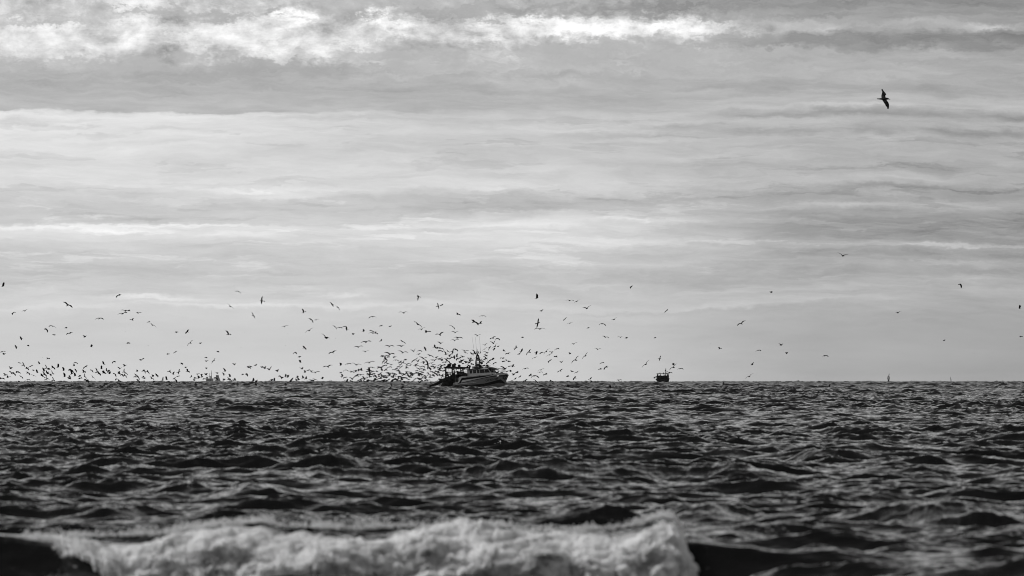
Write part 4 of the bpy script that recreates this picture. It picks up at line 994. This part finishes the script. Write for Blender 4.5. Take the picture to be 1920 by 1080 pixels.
(1440, 440, 3.724): """522 148 492 128 553 142;22 403 13 398 31 397;92 772 77 762 103 762;130 830 122 822 140 820;398 846 384 850 418 852;428 1055 425 1065 433 1045;115 592 113 591 117 591""",
(1680, 500, 4.696): """565 155 552 160 573 185;18 407 -5 405 46 393;1088 367 1091 340 1098 345;1098 617 1086 615 1113 618;424 650 419 652 430 645;689 765 687 764 691 764;168 788 166 787 170 787;733 458 731 457 735 457""",
}
def gull_mesh(body, tips, scale=1.0, bend=(0.16, 0.16), chord=.22):
    """one gull as a single closed-up surface: spindle body with head, bill and tail, and two cambered wings.
    body = unit heading, tips = the two wing tips, relative to the body centre in metres"""
    bm = bmesh.new()
    b = Vector(body).normalized()
    T = [Vector(t) for t in tips]
    w = (T[0] - T[1]).normalized()
    up = b.cross(w); up = up.normalized() if up.length > 1e-3 else Vector((0, 0, 1))
    if up.z < 0: up = -up
    sd = b.cross(up).normalized()
    s = scale
    bs = .86 if chord > .2 else 1.0
    # body stations: along, radius, lift
    st = [(-.345, .012, .005), (-.25, .040, .0), (-.15, .062, -.005), (-.02, .082, -.01), (.10, .074, -.005), (.17, .048, .01), (.215, .050, .018), (.26, .036, .018), (.295, .014, .008), (.335, .004, .0)]
    n = 8; prev = None; rings = []
    for (x, r, l) in st:
        flat = .45 if x < -.22 else 1.0
        wid = 1.9 if x < -.30 else (1.25 if x < -.2 else 1.0)
        rings.append([bm.verts.new((b * x + up * (l + r * flat * math.sin(2 * math.pi * k / n)) + sd * (r * wid * math.cos(2 * math.pi * k / n))) * s * bs) for k in range(n)])
    for a, c in zip(rings, rings[1:]):
        for k in range(n): bm.faces.new((a[k], a[(k + 1) % n], c[(k + 1) % n], c[k]))
    bm.faces.new(rings[0][::-1]); bm.faces.new(rings[-1])
    # tail fan
    f = [bm.verts.new(q * s * bs) for q in (b * -.24 + sd * .03 + up * .012, b * -.24 - sd * .03 + up * .012, b * -.43 - sd * .085, b * -.43 + sd * .085, b * -.24 + sd * .03 - up * .006, b * -.24 - sd * .03 - up * .006, b * -.43 - sd * .085 - up * .008, b * -.43 + sd * .085 - up * .008)]
    for q in ((0, 1, 2, 3), (7, 6, 5, 4), (0, 3, 7, 4), (1, 5, 6, 2), (2, 6, 7, 3), (0, 4, 5, 1)): bm.faces.new([f[i] for i in q])
    # wings
    for i, t in enumerate(T):
        side = sd if (t.dot(sd) >= 0) else -sd
        root = b * .04 + side * .045 + up * .03
        t = t / s
        L = (t - root).length
        u_ = (t - root).normalized()
        nrm = b.cross(u_)
        nrm = nrm.normalized() if nrm.length > 1e-3 else up.copy()
        if nrm.z < 0: nrm = -nrm
        ch = (b - u_ * b.dot(u_)); ch = ch.normalized() if ch.length > .2 else up.cross(u_).normalized()
        wrist = root + (t - root) * .46 + nrm * (bend[i] * L) + ch * .07
        prev = None; K = 9
        for k in range(K + 1):
            q = k / K
            p = root * (1 - q) ** 2 + wrist * (2 * q * (1 - q)) + t * q * q
            p = p + (wrist - (root * .25 + wrist * .5 + t * .25)) * (max(0, 1 - abs(q - .5) * 2) * .55)
            c_ = chord * (1 - q ** 4) ** .75 * (1.0 + .18 * math.sin(q * math.pi)) + .012
            th_ = .034 * (1 - q) + .010
            le, te = p + ch * c_ * .42, p - ch * c_ * .58
            ring = [bm.verts.new(v * s) for v in (le, p + nrm * th_ + ch * c_ * .1, te, p - nrm * th_ * .4 + ch * c_ * .1)]
            if prev:
                for a in range(4): bm.faces.new((prev[a], prev[(a + 1) % 4], ring[(a + 1) % 4], ring[a]))
            else: bm.faces.new(ring[::-1])
            prev = ring
        bm.faces.new(prev)
    bmesh.ops.recalc_face_normals(bm, faces=bm.faces)
    me = bpy.data.meshes.new('gull'); bm.to_mesh(me); bm.free(); me.shade_smooth()
    return me

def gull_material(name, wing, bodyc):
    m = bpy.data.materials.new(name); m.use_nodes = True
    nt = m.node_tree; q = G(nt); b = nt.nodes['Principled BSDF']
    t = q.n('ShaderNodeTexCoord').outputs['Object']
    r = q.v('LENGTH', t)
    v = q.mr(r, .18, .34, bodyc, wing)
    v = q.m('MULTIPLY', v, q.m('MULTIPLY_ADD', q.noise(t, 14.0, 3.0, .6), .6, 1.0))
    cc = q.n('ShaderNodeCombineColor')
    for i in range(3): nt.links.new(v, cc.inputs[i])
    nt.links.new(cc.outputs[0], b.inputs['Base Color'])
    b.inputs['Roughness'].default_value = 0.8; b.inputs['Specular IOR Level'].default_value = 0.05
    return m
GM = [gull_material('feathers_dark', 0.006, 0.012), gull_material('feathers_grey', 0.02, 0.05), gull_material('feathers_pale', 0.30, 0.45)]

rng = random.Random(8)
ORD = ['first', 'second', 'third', 'fourth', 'fifth', 'sixth', 'seventh', 'eighth', 'ninth', 'tenth', 'eleventh', 'twelfth', 'thirteenth', 'fourteenth', 'fifteenth', 'sixteenth', 'seventeenth', 'eighteenth', 'nineteenth', 'twentieth'] + ['twenty-' + a for a in ('first', 'second', 'third', 'fourth', 'fifth', 'sixth', 'seventh', 'eighth', 'ninth')]
def zone(x, y):
    if y > 716.5: h_ = 'against dark water'
    elif y > 690: h_ = 'skimming the horizon'
    elif y > 662: h_ = 'low'
    elif y > 615: h_ = 'at middle height'
    else: h_ = 'high'
    for lim, nm in ((110, 'at far left edge'), (200, 'in far left flock'), (300, 'left of faint yacht'), (375, 'between yacht and ship'), (430, 'above the hazy ship'), (520, 'right of hazy ship'),
                    (640, 'midway to the trawler'), (705, 'left of trawler swarm'), (760, 'in outer trawler swarm'), (800, 'in inner trawler swarm'), (832, 'just off trawler stern'),
                    (868, 'over the trawler gantry'), (912, 'by the trawler mast'), (960, 'over the trawler bow'), (1020, 'just ahead of trawler'), (1090, 'well ahead of trawler'), (1190, 'between the two trawlers'),
                    (1300, 'by the far trawler'), (1500, 'right of far trawler'), (1700, 'near the caged buoy')):
        if x < lim: return h_, nm
    return h_, 'at far right edge'
def pose(l, r):
    (lx, ly), (rx, ry) = l, r
    span = math.hypot(rx - lx, ry - ly)
    if span < 2.0 and max(abs(lx), abs(rx)) < 2 and max(abs(ly), abs(ry)) < 2: return 'tiny distant gull'
    if ly < -2.6 and ry < -2.6 and abs(lx - rx) < 2.5: return 'gull with both wings straight up'
    if abs(ry - ly) > abs(rx - lx) * 1.2 and ly * ry < 0: return 'gull banked with wings upright'
    if ly < -1.0 and ry < -1.0: return 'gull with wings in a V'
    if ly > .8 and ry > .8: return 'gull with drooping wings'
    if ly * ry <= 0 and abs(ry - ly) > .35 * abs(rx - lx): return 'gull tilted down to the ' + ('left' if (ly if lx < rx else ry) > 0 else 'right')
    if span > 12: return 'gull gliding on wide level wings'
    return 'gull with level wings'

def build_gulls():
    L = []
    for (x0, y0, k), txt in BIRDS.items():
        for e in txt.split(';'):
            a = [float(q) for q in e.split()]
            L.append((x0 + a[0] / k, y0 + a[1] / k, (a[2] - a[0]) / k, (a[3] - a[1]) / k, (a[4] - a[0]) / k, (a[5] - a[1]) / k))
    # drop readings of the same bird from overlapping windows
    out = []
    for b in L:
        if not any(abs(b[0] - c[0]) < 1.0 and abs(b[1] - c[1]) < 1.0 for c in out): out.append(b)
    # the swarm astern is denser than single birds can be read: more of the same in it
    near = [b for b in out if 640 < b[0] < 850 and b[1] > 665]
    for i in range(70):
        b = rng.choice(near)
        out.append((min(838, max(642, rng.gauss(765, 52))), 716 - abs(rng.gauss(0, 18)), b[2] * .9, b[3] * .9, b[4] * .9, b[5] * .9))
    for i in range(26):
        b = rng.choice(near)
        out.append((rng.uniform(838, 915), 700 - abs(rng.gauss(8, 16)), b[2] * .9, b[3] * .9, b[4] * .9, b[5] * .9))
    recs = []
    for (x, y, lx, ly, rx, ry) in out:
        lx, ly, rx, ry = lx * 1.2, ly * 1.2, rx * 1.2, ry * 1.2
        sl, sr = math.hypot(lx, ly), math.hypot(rx, ry)
        mx = max(sl, sr)
        tiny = mx < 1.3
        Lp = max(mx * 1.04, 7.2 + rng.uniform(-.8, 1.0)) if not tiny else max(1.0, mx * 1.6)
        if y > 716.5: Lp = max(Lp, 7.0)
        wing = .74 * rng.uniform(.96, 1.04)
        D = F * wing / Lp
        if y > 716.5 and D > H * F / max(y - EYE, 1) * .9: D = H * F / (y + 3 - EYE) * .85; 
        m = D / F
        base = wing
        def depth(px_, sgn):
            q = max(0.0, (base / m) ** 2 - px_ * px_)
            return sgn * math.sqrt(q)
        sg = rng.choice((-1, 1))
        dl, dr = depth(sl, sg), depth(sr, -sg)
        # wings that rise nearly together keep part of their spread along the view
        lim = base / m * .80
        dl = max(-lim, min(lim, dl)); dr = max(-lim, min(lim, dr))
        if (lx > 0) == (rx > 0) and min(abs(lx), abs(rx)) > 1.5 and ly * ry > 0: dl, dr = dl * .7, dr * .7
        T1 = Vector((lx * m, dl * m, -ly * m)); T2 = Vector((rx * m, dr * m, -ry * m))
        w = (T1 - T2).normalized()
        c = w.cross(Vector((0, 0, 1)))
        if c.length < .45: c = Vector((1, .15, 0)); c = c - w * c.dot(w)
        c.normalize()
        # most of the flock heads right with the boat, some turn back
        head = 1 if rng.random() < .68 else -1
        if c.x * head < 0: c = -c
        c.z += rng.uniform(.10, .38); c.normalize()
        up_ = (ly < -1 and ry < -1)
        bd = .10 if up_ else .17
        recs.append(dict(x=x, y=y, D=D, T=(T1, T2), b=c, bd=bd, ch=(.165 if abs(w.z) > .6 else .25), area=mx + .4 * sl + .4 * sr, l=(lx, ly), r=(rx, ry)))
    recs.sort(key=lambda q: -q['area'])
    print('gulls', len(recs))
    main, rest = recs[:297], recs[297:]
    # three pale ones with the light put into their feather colour, in front of the dark hull and the water
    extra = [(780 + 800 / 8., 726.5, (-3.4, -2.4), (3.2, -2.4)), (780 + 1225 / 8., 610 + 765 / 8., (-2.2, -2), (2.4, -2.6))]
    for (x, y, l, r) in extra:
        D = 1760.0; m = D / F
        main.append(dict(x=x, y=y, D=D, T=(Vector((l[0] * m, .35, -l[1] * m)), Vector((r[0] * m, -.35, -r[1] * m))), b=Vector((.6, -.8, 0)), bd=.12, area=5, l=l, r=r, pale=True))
    # labels: pose, height band, place; birds alike in all three are told apart by their order from the left
    groups = {}
    for q in main: groups.setdefault((pose(q['l'], q['r']),) + zone(q['x'], q['y']), []).append(q)
    for key, qs in groups.items():
        qs.sort(key=lambda q: q['x'])
        p, h_, nm = key
        for i, q in enumerate(qs):
            if q.get('pale'): q['label'] = 'pale gull with raised wings in front of the ' + ('dark waterline of the hull' if q['x'] < 900 else 'trawler bow')
            elif len(qs) == 1: q['label'] = '%s %s %s' % (p, h_, nm)
            else: q['label'] = '%s %s %s, %s from left' % (p, h_, nm, ORD[i])
    for q in main:
        o = bpy.data.objects.new('gull', gull_mesh(q['b'], q['T'], 1.0, (q['bd'], q['bd']), q.get('ch', .22)))
        COL.objects.link(o)
        o.location = at(q['x'], q['y'], q['D'])
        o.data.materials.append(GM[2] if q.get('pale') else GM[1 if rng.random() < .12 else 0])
        tag(o, q['label'], 'gull', 'gulls following the trawler')
    bm = bmesh.new()
    for q in rest:
        me = gull_mesh(q['b'], q['T'], 1.0, (q['bd'], q['bd']), q.get('ch', .22))
        me.transform(Matrix.Translation(at(q['x'], q['y'], q['D'])))
        bm.from_mesh(me); bpy.data.meshes.remove(me)
    me = bpy.data.meshes.new('gull_flock'); bm.to_mesh(me); bm.free()
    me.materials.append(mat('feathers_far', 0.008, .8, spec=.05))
    o = bpy.data.objects.new('gull_flock', me); COL.objects.link(o)
    tag(o, 'the smallest and farthest gulls scattered through the flock', None, None, 'stuff')

def build_big_gull():
    # the near gull, banking with one wing up and one down, seen at k photo pixels per zoomed pixel
    x0, y0, k = 1620, 150, 15.43
    D = 560.0; m = D / F
    cx, cy = 1620 + 585 / k, 150 + 545 / k
    P = lambda zx, zy, dep=0.0: Vector(((zx - 585) / k * m, dep, -(zy - 545) / k * m))
    bm = bmesh.new()
    # body from tail (left) to bill (right)
    st = [(372, 541, 9, 34), (430, 545, 15, 26), (500, 545, 24, 26), (560, 547, 38, 40), (620, 545, 38, 38), (665, 540, 30, 30), (700, 541, 23, 24), (722, 546, 13, 14), (745, 556, 6, 6), (766, 558, 2, 2)]
    n = 12; rings = []
    for (zx, zy, rz_, ry_) in st:
        rings.append([bm.verts.new(P(zx, zy) + Vector((0, math.cos(2 * math.pi * a / n) * ry_ / k * m, math.sin(2 * math.pi * a / n) * rz_ / k * m))) for a in range(n)])
    for a, c in zip(rings, rings[1:]):
        for i in range(n): bm.faces.new((a[i], a[(i + 1) % n], c[(i + 1) % n], c[i]))
    bm.faces.new(rings[0][::-1]); bm.faces.new(rings[-1])
    def wing(lead, trail, dep):
        K = len(lead); prev = None
        for i, (a, c, d_) in enumerate(zip(lead, trail, dep)):
            A, C = P(*a, d_), P(*c, d_)
            th_ = .020 * (1 - i / K) + .004
            mid = A * .62 + C * .38
            r = [bm.verts.new(v) for v in (A, mid + Vector((0, -th_, 0)), C, mid + Vector((0, th_, 0)))]
            if prev:
                for j in range(4): bm.faces.new((prev[j], prev[(j + 1) % 4], r[(j + 1) % 4], r[j]))
            else: bm.faces.new(r[::-1])
            prev = r
        bm.faces.new(prev)
    wing([(640, 540), (630, 490), (622, 450), (655, 408), (632, 372), (600, 330), (570, 288), (548, 252), (536, 244)],
         [(512, 540), (506, 490), (510, 440), (522, 395), (534, 352), (536, 325), (530, 305), (516, 280), (520, 262)], [0, .10, .19, .28, .36, .44, .50, .55, .57])
    wing([(655, 560), (665, 600), (700, 640), (715, 680), (722, 730), (720, 780), (712, 820), (704, 842), (690, 846)],
         [(520, 560), (548, 610), (575, 655), (600, 700), (622, 745), (650, 785), (668, 800), (655, 818), (656, 828)], [0, -.10, -.19, -.28, -.36, -.43, -.48, -.52, -.54])
    bmesh.ops.recalc_face_normals(bm, faces=bm.faces)
    me = bpy.data.meshes.new('gull'); bm.to_mesh(me); bm.free(); me.shade_smooth()
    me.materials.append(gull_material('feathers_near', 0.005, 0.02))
    o = bpy.data.objects.new('gull', me); COL.objects.link(o)
    o.location = at(cx, cy, D)
    tag(o, 'largest and nearest gull banking alone high in the right sky', 'gull', 'gulls following the trawler')
build_gulls()
build_big_gull()
# ------------------------------------------------------------------ sea haze
def build_haze():
    m = bpy.data.materials.new('haze_air'); m.use_nodes = True
    nt = m.node_tree; nt.nodes.clear()
    o_ = nt.nodes.new('ShaderNodeOutputMaterial'); v = nt.nodes.new('ShaderNodeVolumePrincipled')
    v.inputs['Color'].default_value = (.9, .9, .9, 1); v.inputs['Density'].default_value = HAZE
    nt.links.new(v.outputs[0], o_.inputs['Volume'])
    b = MB(); b.box(-9000, 9000, -60, 13500, drop(13500) - 12, 60)
    o = b.build('haze', m); tag(o, 'thin pale sea haze that slightly greys the most distant vessels', None, None, 'stuff')
HAZE = 5e-6
build_haze()
